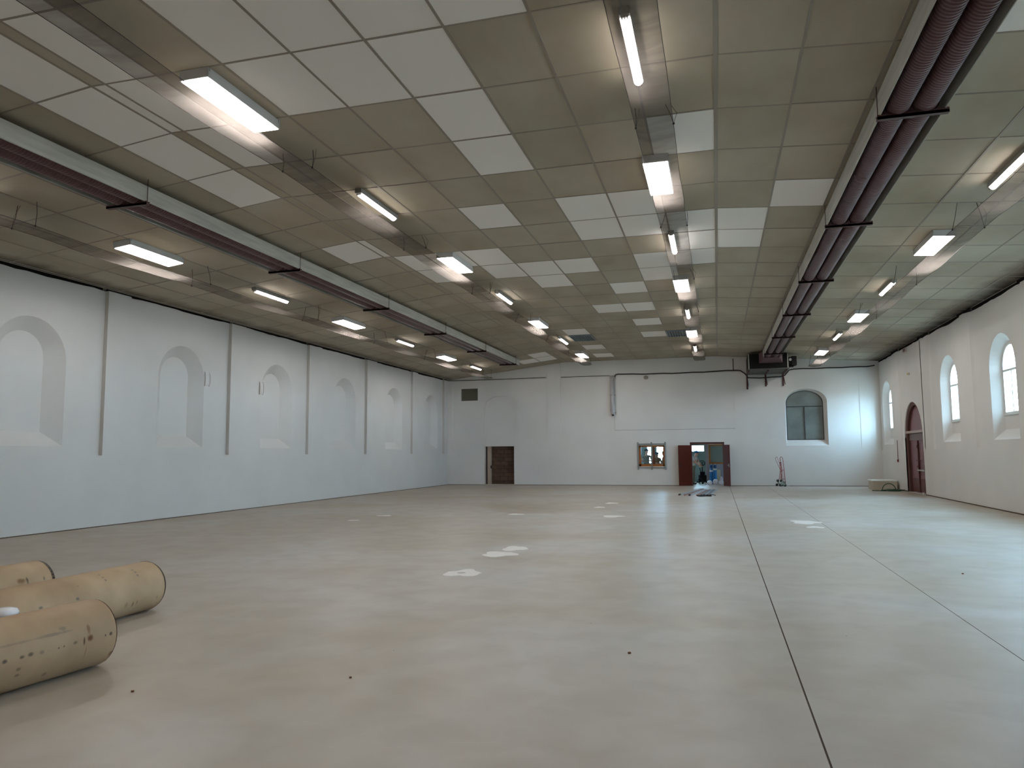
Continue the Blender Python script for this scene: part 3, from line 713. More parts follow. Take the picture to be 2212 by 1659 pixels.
# ---- plastic film strips hung under the lights
def film(x0, x1, zf, ya, yb, label, seed, wires_y):
    t = thing('plastic_film_strip', label, 'plastic film', ((x0 + x1) / 2, ya, zf), group='plastic film strips under the lights')
    m = MB(); nx = 12; ny = int((yb - ya) / .09); hw = (x1 - x0) / 2
    def P(i, j):
        u = -1 + 2 * i / nx; y = ya + (yb - ya) * j / ny
        near = min(abs(y - q) for q in wires_y)
        sag = -.05 * (1 - math.exp(-(near / 1.5) ** 2))
        wv = noise.noise(Vector((u * 1.3, y * 1.1, seed))) * .03 + noise.noise(Vector((u * 1.2, y * 2.6, seed + 9))) * .010
        ed = hw * u * (1 - .08 * noise.noise(Vector((y * .6, seed, 2 + (u > 0)))))
        return Vector((ed, y - ya, sag - .035 * (1 - u * u) + wv * (1 - .6 * abs(u))))
    V = [[P(i, j) for i in range(nx + 1)] for j in range(ny + 1)]
    for j in range(ny + 1): m.v += [tuple(p) for p in V[j]]
    for j in range(ny):
        for i in range(nx):
            a = j * (nx + 1) + i; m.f.append((a, a + 1, a + nx + 2, a + nx + 1)); m.mi.append(0); m.sm.append(True)
    m.obj('film_sheet', film_m, t)
    for i in (0, nx):
        q = MB(); q.tube([V[j][i] for j in range(0, ny + 1, 4)], .004, 5); q.obj('edge_wire', wire_m, t)
    for yw in wires_y:
        for sg in (-1, 1):
            xx = sg * hw; q = MB(); zt = zc((x0 + x1) / 2 + xx * .5) - zf
            j = max(0, min(ny, round((yw - ya) / (yb - ya) * ny))); zb = V[j][0 if sg < 0 else nx].z
            tx = xx * (.6 if random.random() < .5 else 1.02)
            q.tube([(xx, yw - ya, zb), ((xx + tx) / 2 + .01, yw - ya + .01, (zb + zt) / 2), (tx, yw - ya, zt)], .005, 5)
            if random.random() < .5: q.tube([(xx, yw - ya, zb), (xx * 1.02 + .04, yw - ya, (zb + zt) / 2), (tx + .06, yw - ya, zt)], .003, 4)
            q.lathe((xx, yw - ya, zb), [(.001, -.02), (.015, -.01), (.015, .01), (.001, .02)], 6)
            q.obj('hanging_wire', wire_m, t)
    return t
WY = [5.1, 9.75, 14.35, 18.95, 23.5, 28.1, 32.7, 35.6]
film(-11.33, -10.83, 5.44, 1.0, 35.8, 'sheer plastic film strip hung nearest the left wall', 1.7, [4.9, 9.5, 13.95, 18.6, 23.2, 27.8, 32.4, 35.4])
film(-6.33, -5.82, 5.97, 1.0, 36.2, 'sheer plastic film strip hung under the light row left of the middle', 4.2, WY)
film(-.92, -.42, 5.97, 1.0, 36.1, 'sheer plastic film strip hung under the middle lights and ending above the brown double door', 8.8, WY)
film(4.12, 4.62, 5.47, 1.0, 36.0, 'sheer plastic film strip hung along the window wall under the right-hand lights', 12.1, WY)

# ---- twin tube radiant heaters
def spiral_material():
    m = MATS['brown_enamel_tube']; nt = m.node_tree
    wv = nt.nodes.new('ShaderNodeTexWave'); wv.bands_direction = 'Y'; wv.inputs['Scale'].default_value = 5.5; wv.inputs['Distortion'].default_value = .3
    tc = nt.nodes.new('ShaderNodeTexCoord'); nt.links.new(tc.outputs['Object'], wv.inputs[0])
    bp = nt.nodes.new('ShaderNodeBump'); bp.inputs['Strength'].default_value = .5; bp.inputs['Distance'].default_value = .02
    nt.links.new(wv.outputs[0], bp.inputs['Height']); nt.links.new(bp.outputs[0], nt.nodes['Principled BSDF'].inputs['Normal'])
spiral_material()
def heater(xa, xb, ya, yb, label, hangers, flip):
    cx = (xa + xb) / 2
    t = thing('radiant_heater', label, 'heater', (cx, ya, 5.7), group='long twin-tube heaters under the ceiling')
    hw = (xb - xa) / 2; Ln = yb - ya
    m = MB(); zt = min(zc(xa), zc(xb)) - 5.7 - .035
    m.box(-hw, -hw + .012, 0, Ln, .03, zt); m.box(hw - .012, hw, 0, Ln, .03, zt); m.box(-hw, hw, 0, Ln, zt, zt + .012)
    for sx in (-1, 1): m.tube([(sx * (hw - .004), 0, .03), (sx * (hw - .004), Ln, .03)], .008, 6)
    m.obj('reflector_hood', galv, t)
    for k in (-1, 1):
        q = MB(); q.lathe((k * .152, 0, .15), [(.14, 0.0), (.14, Ln)], 24, axis='Y'); q.obj('tube', brown, t)
    for y in hangers:
        q = MB(); q.box(-.40, .40, y - ya - .035, y - ya + .035, -.03, .008); q.box(-.40, .40, y - ya - .035, y - ya - .03, -.03, .03); q.box(-.4, .4, y - ya + .03, y - ya + .035, -.03, .03)
        for k in (-1, 1):
            q.tube([(k * .152 + .15 * math.cos(a), y - ya, .15 + .15 * math.sin(a)) for a in [math.pi + math.pi * i / 8 for i in range(9)]], .012, 5)
        o = q.obj('hanger_bar', brown2, t)
        for k in (-1, 1):
            r = MB(); r.tube([(k * .385, y - ya, -.02), (k * .385, y - ya, zc(cx + k * .385) - 5.7)], .006, 6); r.obj('rod', brown2, o)
    return t, hw, Ln, zt
HG = [5.1, 9.72, 14.32, 18.95, 23.52, 28.08, 32.7]
t, hw, Ln, zt = heater(-9.55, -8.82, .5, 33.4, 'left-hand long heater with brown twin tubes under a pale hood', HG, False)
q = MB(); q.box(-hw, hw, Ln - .01, Ln, .03, zt); q.obj('end_plate', galv, t)
q = MB(); q.tube([(-.152, Ln - .3, .1)] + [(-.152 * math.cos(a), Ln - .3 + .152 * math.sin(a), .1) for a in [math.pi * i / 8 for i in range(9)]], .1, 10); q.obj('return_bend', brown2, t)
t, hw, Ln, zt = heater(2.07, 2.80, .5, 34.0, 'right-hand long heater with brown twin tubes, ending at a black burner box', HG, True)
q = MB(); y0 = 34.0 - .5
sec = lambda a, b, c, d, y: [(a, y, c), (b, y, c), (b, y, d), (a, y, d)]
s0 = sec(-.32, .32, .0, .33, y0); s1 = sec(-.5, .5, -.15, .3, y0 + .75)
for k in range(4): q.quad([s0[k], s0[(k + 1) % 4], s1[(k + 1) % 4], s1[k]])
q.quad(s0); q.quad(s1); q.obj('plenum', brown, t)
for zz in (-.12, -.05, .02):
    r = MB(); r.box(-.5, .5, y0 + .72, y0 + .77, zz, zz + .02); r.obj('plenum_rib', brown2, t)
# burner box on its wall platform
t = thing('burner_box', 'black burner box on a bracketed platform high on the back wall', 'heater unit', (2.33, 35.95, 5.2))
blk = mat('matt_black_sheet', (16, 17, 18), .7, spec=.2)
q = MB(); q.box(-.86, .86, -1.08, 1.0, .14, .80, bev=.01); q.obj('casing', blk, t)
for sx in (-1, 1):
    q = MB(); q.box(sx * .83 - .02, sx * .83 + .02, -1.1, -1.06, .12, .8); q.obj('corner_strip', galv, t)
q = MB(); q.box(-.88, .88, -1.1, 1.1, .08, .13); q.obj('platform', mat('grey_platform_steel', (74, 78, 76), .6), t)
q = MB(); q.box(.87, 1.0, -.9, -.4, .3, .62, bev=.01); q.box(1.0, 1.22, -.95, -.45, .25, .66, bev=.02); q.box(.9, 1.1, -.85, -.5, .2, .3); q.obj('fan_motor', blk, t)
q = MB(); q.lathe((.95, -.95, .5), [(.06, -.03), (.06, .03)], 12, axis='Y'); q.obj('fan_cap', galv2, t)
for k in (-.84, .0, .78):
    q = MB(); q.box(k - .035, k + .035, 1.05, 1.11, -.62 + (.12 if k > -.5 else 0), .1); q.box(k - .03, k + .03, -.95, 1.1, .02, .08)
    q.rbox((k, .55, -.22), (.03, 1.1, .03), Matrix.Rotation(math.radians(32), 3, 'X')); q.obj('bracket', mat('dark_oxide_angle', (66, 30, 30), .6), t)
# the cable along the wall ledge
pts = [(-4.83, YB - .03, 5.4), (-4.82, YB - .03, 5.5), (-4.7, YB - .03, 5.54)] + [(-4.5 + .5 * k, YB - .03, 5.53 - .045 * math.sin(math.pi * k / 11.0) + .012 * math.sin(k * 2.1)) for k in range(12)]
pts += [(1.2, YB - .03, 5.5), (1.38, YB - .03, 5.36), (1.55, YB - .08, 5.13), (2.1, YB - .1, 5.1), (2.6, YB - .1, 5.13), (3.0, YB - .1, 5.13), (3.2, YB - .05, 5.2), (3.4, YB - .03, 5.44)]
pts += [(3.6 + .35 * k, YB - .03, 5.48 + .008 * math.sin(k * 1.9)) for k in range(10)] + [(7.1, YB - .04, 5.52)]
q = MB(); q.tube(pts, .026, 7); tag(q.obj('black_cable', black), 'thick black cable along the back wall ledge, dipping under the burner box', 'cable')
q = MB(); q.tube([(.87, YB + .03, 5.5), (.87, YB + .03, 6.1)], .018, 6); tag(q.obj('conduit', mat('rusty_conduit', (84, 62, 56), .6)), 'short dark upright conduit above the wall ledge left of the burner box', 'pipe')
q = MB(); q.tube([(XL + .02, YB - .01, 5.5), (-11, YB - .01, 5.485), (-8.4, YB - .012, 5.5)], .014, 5); tag(q.obj('ledge_shade_line', black), 'thin dark line painting the ledge shade above the grey vent opening', 'cable')  # thin black tube drawn in place of the shade along the ledge
q = MB(); q.tube([(-7.6, YB - .01, 5.49), (-6.4, YB - .01, 5.48), (-5.1, YB - .012, 5.49)], .012, 5); tag(q.obj('ledge_shade_line', black), 'thin dark line painting the ledge shade between the wall pilaster and the zinc duct', 'cable')  # second black tube for the ledge shade, right of the pilaster
t = thing('zinc_duct', 'upright zinc duct with an open bottom end on the back wall', 'duct', (-4.975, YB - .14, 3.53))
q = MB(); q.lathe((0, 0, 0), [(.09, -.02), (.105, .03), (.105, 1.93)], 16); q.obj('pipe', galv2, t)
for zz in (.08, .95, 1.8):
    q = MB(); q.lathe((0, 0, zz), [(.112, -.02), (.112, .02)], 16); q.box(0, .17, .05, .13, zz - .02, zz + .02); q.obj('clamp', galv2, t)
q = MB(); q.lathe((.02, 0, -.06), [(.05, -.03), (.06, 0), (.05, .04)], 12); q.obj('end_stub', black, t)
t = thing('wall_siren', 'small round grey sounder under the cable on the back wall', 'sounder', (-3.3, YB - .02, 5.33))
q = MB(); q.lathe((0, 0, 0), [(.09, .04), (.1, 0), (.08, -.05), (.04, -.07)], 14, axis='Y'); q.obj('body', mat('dull_grey_plastic', (150, 148, 140), .6), t)
q = MB(); q.lathe((0, -.075, 0), [(.03, -.01), (.03, .01)], 10, axis='Y'); q.obj('nose', mat('grey_dot', (110, 108, 104), .6), t)

# ---- wall bits on the right wall
t = thing('exit_light', 'small emergency light box high on the right wall above the arched door', 'emergency light', (XR - .0, 31.75, 5.42))
q = MB(); q.box(-.06, -.001, -.2, .2, 0, .18, bev=.01); q.obj('housing', mat('faded_box', (190, 184, 178), .5), t)
q = MB(); q.box(-.066, -.058, -.17, -.03, .03, .15); q.box(-.066, -.058, .03, .17, .03, .15); q.obj('sign_face', mat('dark_sign_marks', (92, 70, 68), .5), t)
t = thing('wall_lamp', 'tiny cream wall lamp on the right wall above the arched door', 'wall lamp', (XR, 31.4, 4.5))
q = MB(); q.box(-.03, 0, -.05, .05, 0, .1, bev=.008); q.obj('base', white_metal, t)
q = MB(); q.lathe((-.06, 0, .05), [(.001, -.05), (.04, -.03), (.05, 0), (.03, .04)], 10); q.obj('shade', mat('cream_shade', (226, 214, 170), .5), t)
t = thing('call_point', 'small dark red alarm button with a thin cable, left of the arched door', 'alarm button', (XR - .001, 33.95, 1.14))
q = MB(); q.box(-.05, 0, -.05, .05, 0, .11, bev=.006); q.obj('box', mat('dark_red_plastic', (112, 24, 30), .4), t)
q = MB(); q.tube([(-.015, 0, .1), (-.015, 0, .55), (-.012, .0, .9)], .012, 6); q.obj('cable', mat('grey_red_cable', (120, 96, 92), .6), t)
# ---- low block, hose, cup near the corner
t = thing('low_block', 'low pale rectangular block with a white top in the far right corner', 'block', (6.68, 34.5, 0))
q = MB(); q.box(-.46, .44, -.55, .55, 0, .34, bev=.012); q.obj('body', mat('beige_block', (196, 188, 174), .8, var=.08), t)
q = MB(); q.box(-.49, .46, -.58, .58, .34, .385, bev=.008); q.obj('top_slab', mat('white_slab', (226, 230, 228), .6), t)
t = thing('garden_hose', 'loosely coiled green hose on the floor left of the arched door', 'hose', (6.75, 32.9, 0))
pts = []
for k in range(120):
    a = k * .33; r = .30 + .09 * math.sin(k * .21); pts.append((r * 1.0 * math.cos(a) + .05 * math.sin(k * .07), r * .9 * math.sin(a), .02 + .03 * (k / 120) + .012 * math.sin(a * 2.3)))
q = MB(); q.tube(pts, .016, 7); hz = mat('dark_green_hose', (36, 78, 52), .4); q.obj('coil', hz, t)
q = MB(); q.tube([(-.42 + .25 * (1 - math.cos(a)), -.05, .02 + .28 * math.sin(a)) for a in [math.pi * i / 16 for i in range(17)]], .016, 7); q.obj('standing_loop', hz, t)
q = MB(); q.tube([(-.3, -.2, .016), (-.6, -.1, .016), (-.72, .05, .016)], .016, 6); q.lathe((-.74, .08, .018), [(.02, -.02), (.024, .02)], 8, axis='X'); q.obj('hose_end', hz, t)
t = thing('paper_cup', 'tiny white cup at the foot of the arched door', 'cup', (7.12, 29.93, 0))
q = MB(); q.lathe((0, 0, 0), [(.03, 0), (.04, .09), (.042, .092)], 14); q.obj('cup', mat('paper_white', (240, 240, 238), .6), t)

# ---- red stair-climbing sack truck
t = thing('sack_truck', 'red tubular stair-climbing sack truck leaning at the back wall', 'sack truck', (2.80, 36.55, 0), (0, 0, math.radians(-62)))
red = mat('worn_red_paint', (150, 32, 34), .4, var=.2, vscale=8)
wornr = mat('faded_pink_red_tube', (158, 108, 108), .4)
q = MB()
for sx in (-1, 1): q.tube([(sx * .12, .15, .08), (sx * .12, .10, .75), (sx * .11, .07, 1.2)], .013, 7)
for z_ in (.35, .75): q.tube([(-.12, .135 - z_ * .05, z_), (.12, .135 - z_ * .05, z_)], .01, 6)
q.obj('frame', red, t)
q = MB(); q.tube([(-.11, .07, 1.2), (-.10, .06, 1.3), (-.05, .055, 1.36), (.05, .055, 1.36), (.10, .06, 1.3), (.11, .07, 1.2)], .014, 7); q.obj('handle', wornr, t)
q = MB(); q.tube([(-.08, .09, .12), (-.08, .04, .75), (-.09, -.16, 1.2), (-.08, -.19, 1.3), (-.03, -.17, 1.36), (.03, -.17, 1.36), (.08, -.19, 1.3), (.09, -.16, 1.2), (.08, .04, .75), (.08, .09, .12)], .012, 6); q.obj('folding_handle', wornr, t)
q = MB()
for sx in (-1, 1): q.tube([(sx * .06, -.07, .3), (sx * .06, .03, .78), (sx * .06, -.01, 1.08)], .012, 6)
q.obj('support_legs', red, t)
q = MB(); q.tube([(-.06, -.01, 1.09), (.06, -.01, 1.09)], .024, 8); q.obj('grip', black, t)
q = MB(); q.box(-.14, .14, .14, .34, .02, .032); q.box(-.14, .14, .14, .152, .02, .24); q.obj('toe_plate', mat('grey_green_plate', (138, 160, 150), .5), t)
for sx in (-1, 1):
    s = MB()
    cx_, cy_, cz_ = sx * .16, -.01, .14
    AN = [math.radians(d) for d in (-32, 120, 208)]
    for a in AN:
        s.rbox((cx_, cy_ + .06 * math.cos(a), cz_ + .06 * math.sin(a)), (.015, .14, .05), Matrix.Rotation(a, 3, 'X'), .004)
    st = s.obj('wheel_star', mat('grey_green_plate', (138, 160, 150), .5), t)
    for a in AN:
        wv_ = MB(); wv_.lathe((cx_ - sx * .02, cy_ + .14 * math.cos(a), cz_ + .14 * math.sin(a)), [(.03, -.018), (.062, -.016), (.065, 0), (.062, .016), (.03, .018)], 16, axis='X'); wv_.obj('wheel', black, st)

# ---- long metal profiles on the floor
rail_m = [mat('pale_blue_steel', (176, 190, 196), .35, .4), mat('dull_steel', (140, 142, 142), .4, .4), mat('reddish_primed_steel', (156, 124, 114), .5)]
RL = [(-1.43, 28.7, -.70, 33.4, 0, 'leftmost of the metal profiles on the floor, pale and set at a slant'),
      (-1.22, 28.5, -.62, 33.3, 2, 'reddish metal profile, second from left on the floor before the brown door'),
      (-1.05, 28.4, -.52, 33.0, 0, 'pale metal profile, third from left in the fan on the floor'),
      (-.78, 28.4, -.44, 32.4, 2, 'reddish metal profile in the middle of the fan on the floor'),
      (-.62, 28.3, -.34, 32.8, 1, 'dull grey metal profile just right of the middle of the fan'),
      (-.50, 28.3, -.25, 32.9, 0, 'pale metal profile third from right in the fan on the floor'),
      (-.40, 28.4, -.17, 33.1, 1, 'dull metal profile second from right on the floor'),
      (-.30, 28.4, -.06, 33.4, 0, 'rightmost pale metal profile on the floor before the brown door')]
for i, (xa, ya, xb, yb, mi, lab) in enumerate(RL):
    ln = math.hypot(xb - xa, yb - ya); an = math.atan2(yb - ya, xb - xa) - math.pi / 2
    t = thing('metal_profile', lab, 'metal profile', (xa, ya, 0), (0, 0, an), group='long metal profiles on the floor')
    q = MB(); h = .045; q.box(-.022, .022, 0, ln, 0, .006); q.box(-.022, -.016, 0, ln, 0, h); q.box(.016, .022, 0, ln, 0, h); q.obj('channel', rail_m[mi], t)
    q = MB(); q.box(-.026, .026, -.02, .22, 0, .055, bev=.004); q.obj('end_shoe', black if mi != 2 else rail_m[2], t)
for (x, y, a, lab) in ((-.58, 28.05, .5, 'black clamp lying at the near end of the metal profiles, on the left'), (-.36, 28.15, -.4, 'black clamp lying at the near right end of the metal profiles')):
    t = thing('clamp', lab, 'clamp', (x, y, 0), (0, 0, a), group='clamps by the metal profiles')
    q = MB(); q.box(-.11, .11, -.03, .03, 0, .05, bev=.008); q.box(-.11, -.06, -.03, .2, 0, .05, bev=.008); q.obj('jaw', black, t)
    q = MB(); q.tube([(.08, 0, .05), (.12, .1, .06), (.16, .25, .03)], .014, 6); q.obj('lever', black, t)

# ---- cardboard rolls
def card_material(name, spots, seed):
    m = bpy.data.materials.new(name); m.use_nodes = True
    nt = m.node_tree; N = nt.nodes; L = nt.links; b = N['Principled BSDF']; b.inputs['Roughness'].default_value = .6; b.inputs['Specular IOR Level'].default_value = .3
    tc = N.new('ShaderNodeTexCoord'); mp = N.new('ShaderNodeMapping'); mp.inputs['Scale'].default_value = (1, 1, 1); mp.inputs['Location'].default_value = (seed, seed, 0)
    L.new(tc.outputs['Object'], mp.inputs[0])
    n = N.new('ShaderNodeTexNoise'); n.inputs['Scale'].default_value = 2.2; n.inputs['Detail'].default_value = 8; L.new(mp.outputs[0], n.inputs[0])
    r = N.new('ShaderNodeValToRGB'); r.color_ramp.elements[0].position = .3; r.color_ramp.elements[0].color = (*s2l((158, 132, 102)), 1)
    r.color_ramp.elements[1].position = .7; r.color_ramp.elements[1].color = (*s2l((184, 158, 126)), 1); L.new(n.outputs[0], r.inputs[0])
    sp = N.new('ShaderNodeSeparateXYZ'); L.new(tc.outputs['Object'], sp.inputs[0])
    at = N.new('ShaderNodeMath'); at.operation = 'ARCTAN2'; L.new(sp.outputs[2], at.inputs[0]); L.new(sp.outputs[0], at.inputs[1])
    wob = N.new('ShaderNodeTexNoise'); wob.inputs['Scale'].default_value = 22; wob.inputs['Detail'].default_value = 3; L.new(tc.outputs['Object'], wob.inputs[0])
    cur = r.outputs[0]
    for (s_, th, ds, dth, col, op) in spots:
        def part(out, c, w_):
            a = N.new('ShaderNodeMath'); a.operation = 'SUBTRACT'; a.inputs[1].default_value = c; L.new(out, a.inputs[0])
            d = N.new('ShaderNodeMath'); d.operation = 'DIVIDE'; d.inputs[1].default_value = w_; L.new(a.outputs[0], d.inputs[0])
            p = N.new('ShaderNodeMath'); p.operation = 'MULTIPLY'; L.new(d.outputs[0], p.inputs[0]); L.new(d.outputs[0], p.inputs[1]); return p
        pa_, pb_ = part(sp.outputs[1], s_, ds), part(at.outputs[0], th, dth)
        ad = N.new('ShaderNodeMath'); ad.operation = 'ADD'; L.new(pa_.outputs[0], ad.inputs[0]); L.new(pb_.outputs[0], ad.inputs[1])
        wb_ = N.new('ShaderNodeMath'); wb_.operation = 'MULTIPLY_ADD'; wb_.inputs[1].default_value = 1.6; L.new(wob.outputs[0], wb_.inputs[0]); L.new(ad.outputs[0], wb_.inputs[2])
        q = N.new('ShaderNodeMapRange'); q.inputs[1].default_value = .95; q.inputs[2].default_value = 2.1; q.inputs[3].default_value = op; q.inputs[4].default_value = 0; L.new(wb_.outputs[0], q.inputs[0])
        mx = N.new('ShaderNodeMix'); mx.data_type = 'RGBA'; L.new(q.outputs[0], mx.inputs[0]); L.new(cur, mx.inputs[6]); mx.inputs[7].default_value = (*s2l(col), 1); cur = mx.outputs[2]
    L.new(cur, b.inputs['Base Color'])
    bp = N.new('ShaderNodeBump'); bp.inputs['Strength'].default_value = .25; bp.inputs['Distance'].default_value = .01; L.new(n.outputs[0], bp.inputs['Height']); L.new(bp.outputs[0], b.inputs['Normal'])
    return m
DKB, RB, GRY = (58, 52, 50), (98, 52, 20), (112, 104, 94)
sp1 = [(-.859, .06, .02, .06, DKB, .8), (-.742, .065, .018, .05, DKB, .75), (-.683, .076, .022, .06, DKB, .7), (-.604, .055, .02, .06, GRY, .6), (-.479, .049, .008, .03, DKB, .7), (-.439, .054, .007, .03, DKB, .7),
       (-.352, .076, .018, .05, DKB, .6), (-.28, .06, .009, .13, (72, 48, 26), .9), (-.23, .1, .026, .11, RB, .9), (-.236, .36, .016, .16, (110, 78, 50), .7), (-.104, .062, .006, .04, DKB, .9), (-.058, .068, .015, .06, DKB, .85),
       (-.76, -.24, .02, .06, DKB, .5), (-.76, -.42, .02, .05, DKB, .5), (-.54, -.68, .02, .08, DKB, .4), (-.5, .45, .14, .05, GRY, .55), (-.43, .56, .03, .07, GRY, .6), (-.76, .45, .16, .04, GRY, .4), (-.26, -.3, .006, .25, (120, 92, 62), .5), (-.02, -.6, .02, .1, (104, 60, 36), .6)]
sp2 = [(-.351, 1.03, .014, .05, GRY, .8), (-.342, .88, .014, .05, GRY, .8), (-.343, .71, .014, .06, GRY, .8), (-.747, 1.15, .01, .05, GRY, .7), (-.745, .96, .014, .05, GRY, .7), (-.74, .81, .015, .06, GRY, .7), (-1.068, .8, .012, .04, GRY, .6),
       (-1.126, .33, .02, .06, (96, 92, 88), .8), (-1.518, .32, .024, .06, (96, 92, 88), .8), (-.44, -.42, .012, .13, (94, 72, 52), .75), (-.388, -.38, .01, .1, (110, 90, 66), .7), (-.528, -.39, .02, .14, (120, 100, 78), .5), (-.104, -.38, .01, .1, (110, 100, 82), .5)]
sp3 = [(-.388, .42, .05, .12, (110, 76, 40), .8), (-.32, .4, .014, .14, (66, 56, 48), .8), (-.127, .37, .012, .1, (96, 86, 74), .7)]
def roll(loc, th, r, ln, mm, label, endm):
    t = thing('cardboard_roll', label, 'cardboard roll', (loc[0], loc[1], 0), (0, 0, -th), group='big cardboard rolls on the floor')
    q = MB(); N = 48; prof = [(r - .012, 0.0), (r - .003, -.006), (r, -.018), (r, -ln + .01), (r - .006, -ln)]
    b0 = 0
    q.lathe((0, 0, 0), prof, N, axis='Y'); q.f = q.f[:-2] if False else q.f
    q.obj('wrapping', mm, t, (0, 0, r))
    q = MB(); q.lathe((0, 0, 0), [(r - .004, .002), (r - .02, .008), (.07, .006), (.065, -.1)], 32, axis='Y'); q.obj('end_disc', endm, t, (0, 0, r))
    if endm.name.startswith('black'):
        q = MB(); q.lathe((0, 0, 0), [(r - .02, .012), (r - .004, .006), (r + .002, -.014 if label.startswith('middle') else -.03)], 40, axis='Y'); q.f = q.f[:-1]; q.mi = q.mi[:-1]; q.sm = q.sm[:-1]; q.obj('black_rim', endm, t, (0, 0, r))
    q = MB(); q.lathe((0, 0, 0), [(.062, .012), (.05, .014), (.05, -.2)], 20, axis='Y'); q.obj('core', mat('brown_core_card', (120, 96, 70), .8), t, (0, 0, r))
    q = MB(); q.tube([(r * math.cos(a) * 1.0, -.35, r * math.sin(a) * 1.0) for a in [math.radians(d) for d in (-118, -112, -106)]], .003, 4)
    return t
end_b = mat('black_end_wrap', (26, 24, 24), .4); end_c = mat('dull_layer_end', (118, 96, 78), .8, var=.3, vscale=20)
roll((-4.711, 4.826), .107, .25, 2.4, card_material('stained_brown_card_a', sp1, 1.0), 'nearest brown cardboard roll with rusty stains, in the lower left corner', end_c)
roll((-5.85, 6.65), -.023, .25, 2.4, card_material('stained_brown_card_b', sp2, 4.0), 'middle brown cardboard roll with small grey dots, reaching farthest right behind the stained one', end_b)
roll((-7.072, 6.45), 0, .25, 2.2, card_material('stained_brown_card_c', sp3, 7.0), 'rearmost short-looking cardboard roll with a black rim, cut by the left edge', end_b)
t = thing('wrapped_offcut', 'white plastic wrapped bundle standing between the nearest two cardboard rolls', 'bundle', (-5.33, 4.58, 0))
q = MB()
for k in range(7):
    pass
q.lathe((0, 0, 0), [(.09, 0), (.1, .1), (.095, .25), (.1, .38), (.085, .42)], 18); q.obj('body', mat('orange_brown_card', (168, 108, 66), .5), t)
q = MB(); q.lathe((0, 0, .415), [(.104, -.02), (.106, .0), (.09, .025), (.05, .034), (.001, .036)], 18); q.obj('plastic_cap', mat('glossy_white_plastic', (225, 226, 228), .15), t)
# crumbs of debris on the floor
deb = mat('brown_crumb', (120, 88, 66), .9)
for (x, y, r_, lab) in ((-.73, 6.13, .012, 'tiny brown chip on the open floor right of the middle'), (-3.9, 4.35, .010, 'tiny brown chip on the floor near the stained cardboard roll'), (3.02, 11.0, .012, 'tiny dark chip on the floor right of the long joint'), (-2.6, 5.0, .009, 'tiny dark chip on the floor at the lower middle')):
    q = MB(); q.rbox((0, 0, r_ * .6), (r_ * 2, r_ * 1.4, r_ * 1.2), Matrix.Rotation(.5, 3, 'Z'), r_ * .3); tag(q.obj('floor_chip', deb, None, (x, y, 0)), lab, 'debris', 'chips on the floor')

# ---- lobby things
def cylinder_bottle(x, y, lab, white_top):
    t = thing('gas_cylinder', lab, 'gas cylinder', (x, y, 0), group='blue gas cylinders')
    blue = mat('blue_cylinder_paint', (26, 108, 176), .35)
    q = MB(); q.lathe((0, 0, 0), [(.07, 0), (.085, .02), (.085, .68), (.075, .74), (.04, .8), (.03, .83)], 18); q.obj('bottle', blue, t)
    q = MB(); q.lathe((0, 0, .82), [(.06, 0), (.075, .03), (.075, .13), (.05, .15)], 14); q.obj('cap', mat('dark_blue_cap', (24, 78, 132), .4), t)
    q = MB(); q.lathe((0, 0, .62 if not white_top else .70), [(.087, 0), (.087, .08)], 18); q.obj('label_band', mat('white_label', (225, 226, 222), .5), t)
    q = MB(); q.lathe((0, 0, .97), [(.015, 0), (.02, .02), (.012, .05)], 8); q.obj('valve', mat('white_label', (225, 226, 222), .5), t)
cylinder_bottle(-.32, 38.9, 'left blue gas cylinder in the room behind the brown door', False)
cylinder_bottle(-.14, 38.85, 'right blue gas cylinder with a white shoulder, behind the brown door', True)
t = thing('beige_board', 'beige board leaning behind the blue gas cylinders', 'board', (.03, 39.2, 0))
q = MB(); q.rbox((0, .12, .36), (.2, .02, .72), Matrix.Rotation(math.radians(-12), 3, 'X'), .004); q.obj('panel', mat('beige_panel', (186, 170, 146), .7), t)
# pallet truck
t = thing('pallet_truck', 'black pallet truck with an upright loop handle behind the brown door', 'pallet truck', (-.76, 39.2, 0))
q = MB(); q.box(-.2, .2, -.12, .12, .1, .45, bev=.03); q.box(-.12, .12, -.1, .1, .45, .62, bev=.03); q.obj('pump_body', blk, t)
q = MB(); q.tube([(0, 0, .6), (0, -.02, 1.12)], .022, 8); q.obj('handle_pole', blk, t)
q = MB(); q.tube([(.14 * math.cos(a), -.02, 1.05 + .13 * math.sin(a)) for a in [2 * math.pi * i / 20 for i in range(20)]], .014, 6, closed=True); q.obj('handle_loop', blk, t)
for sx in (-1, 1):
    q = MB(); q.box(sx * .2 - .08, sx * .2 + .08, .1, 1.25, .06, .12, bev=.01); q.obj('fork', blk, t)
q = MB(); q.lathe((0, 0, .09), [(.04, -.06), (.09, -.055), (.09, .055), (.04, .06)], 16, axis='X'); q.obj('wheel', black, t)
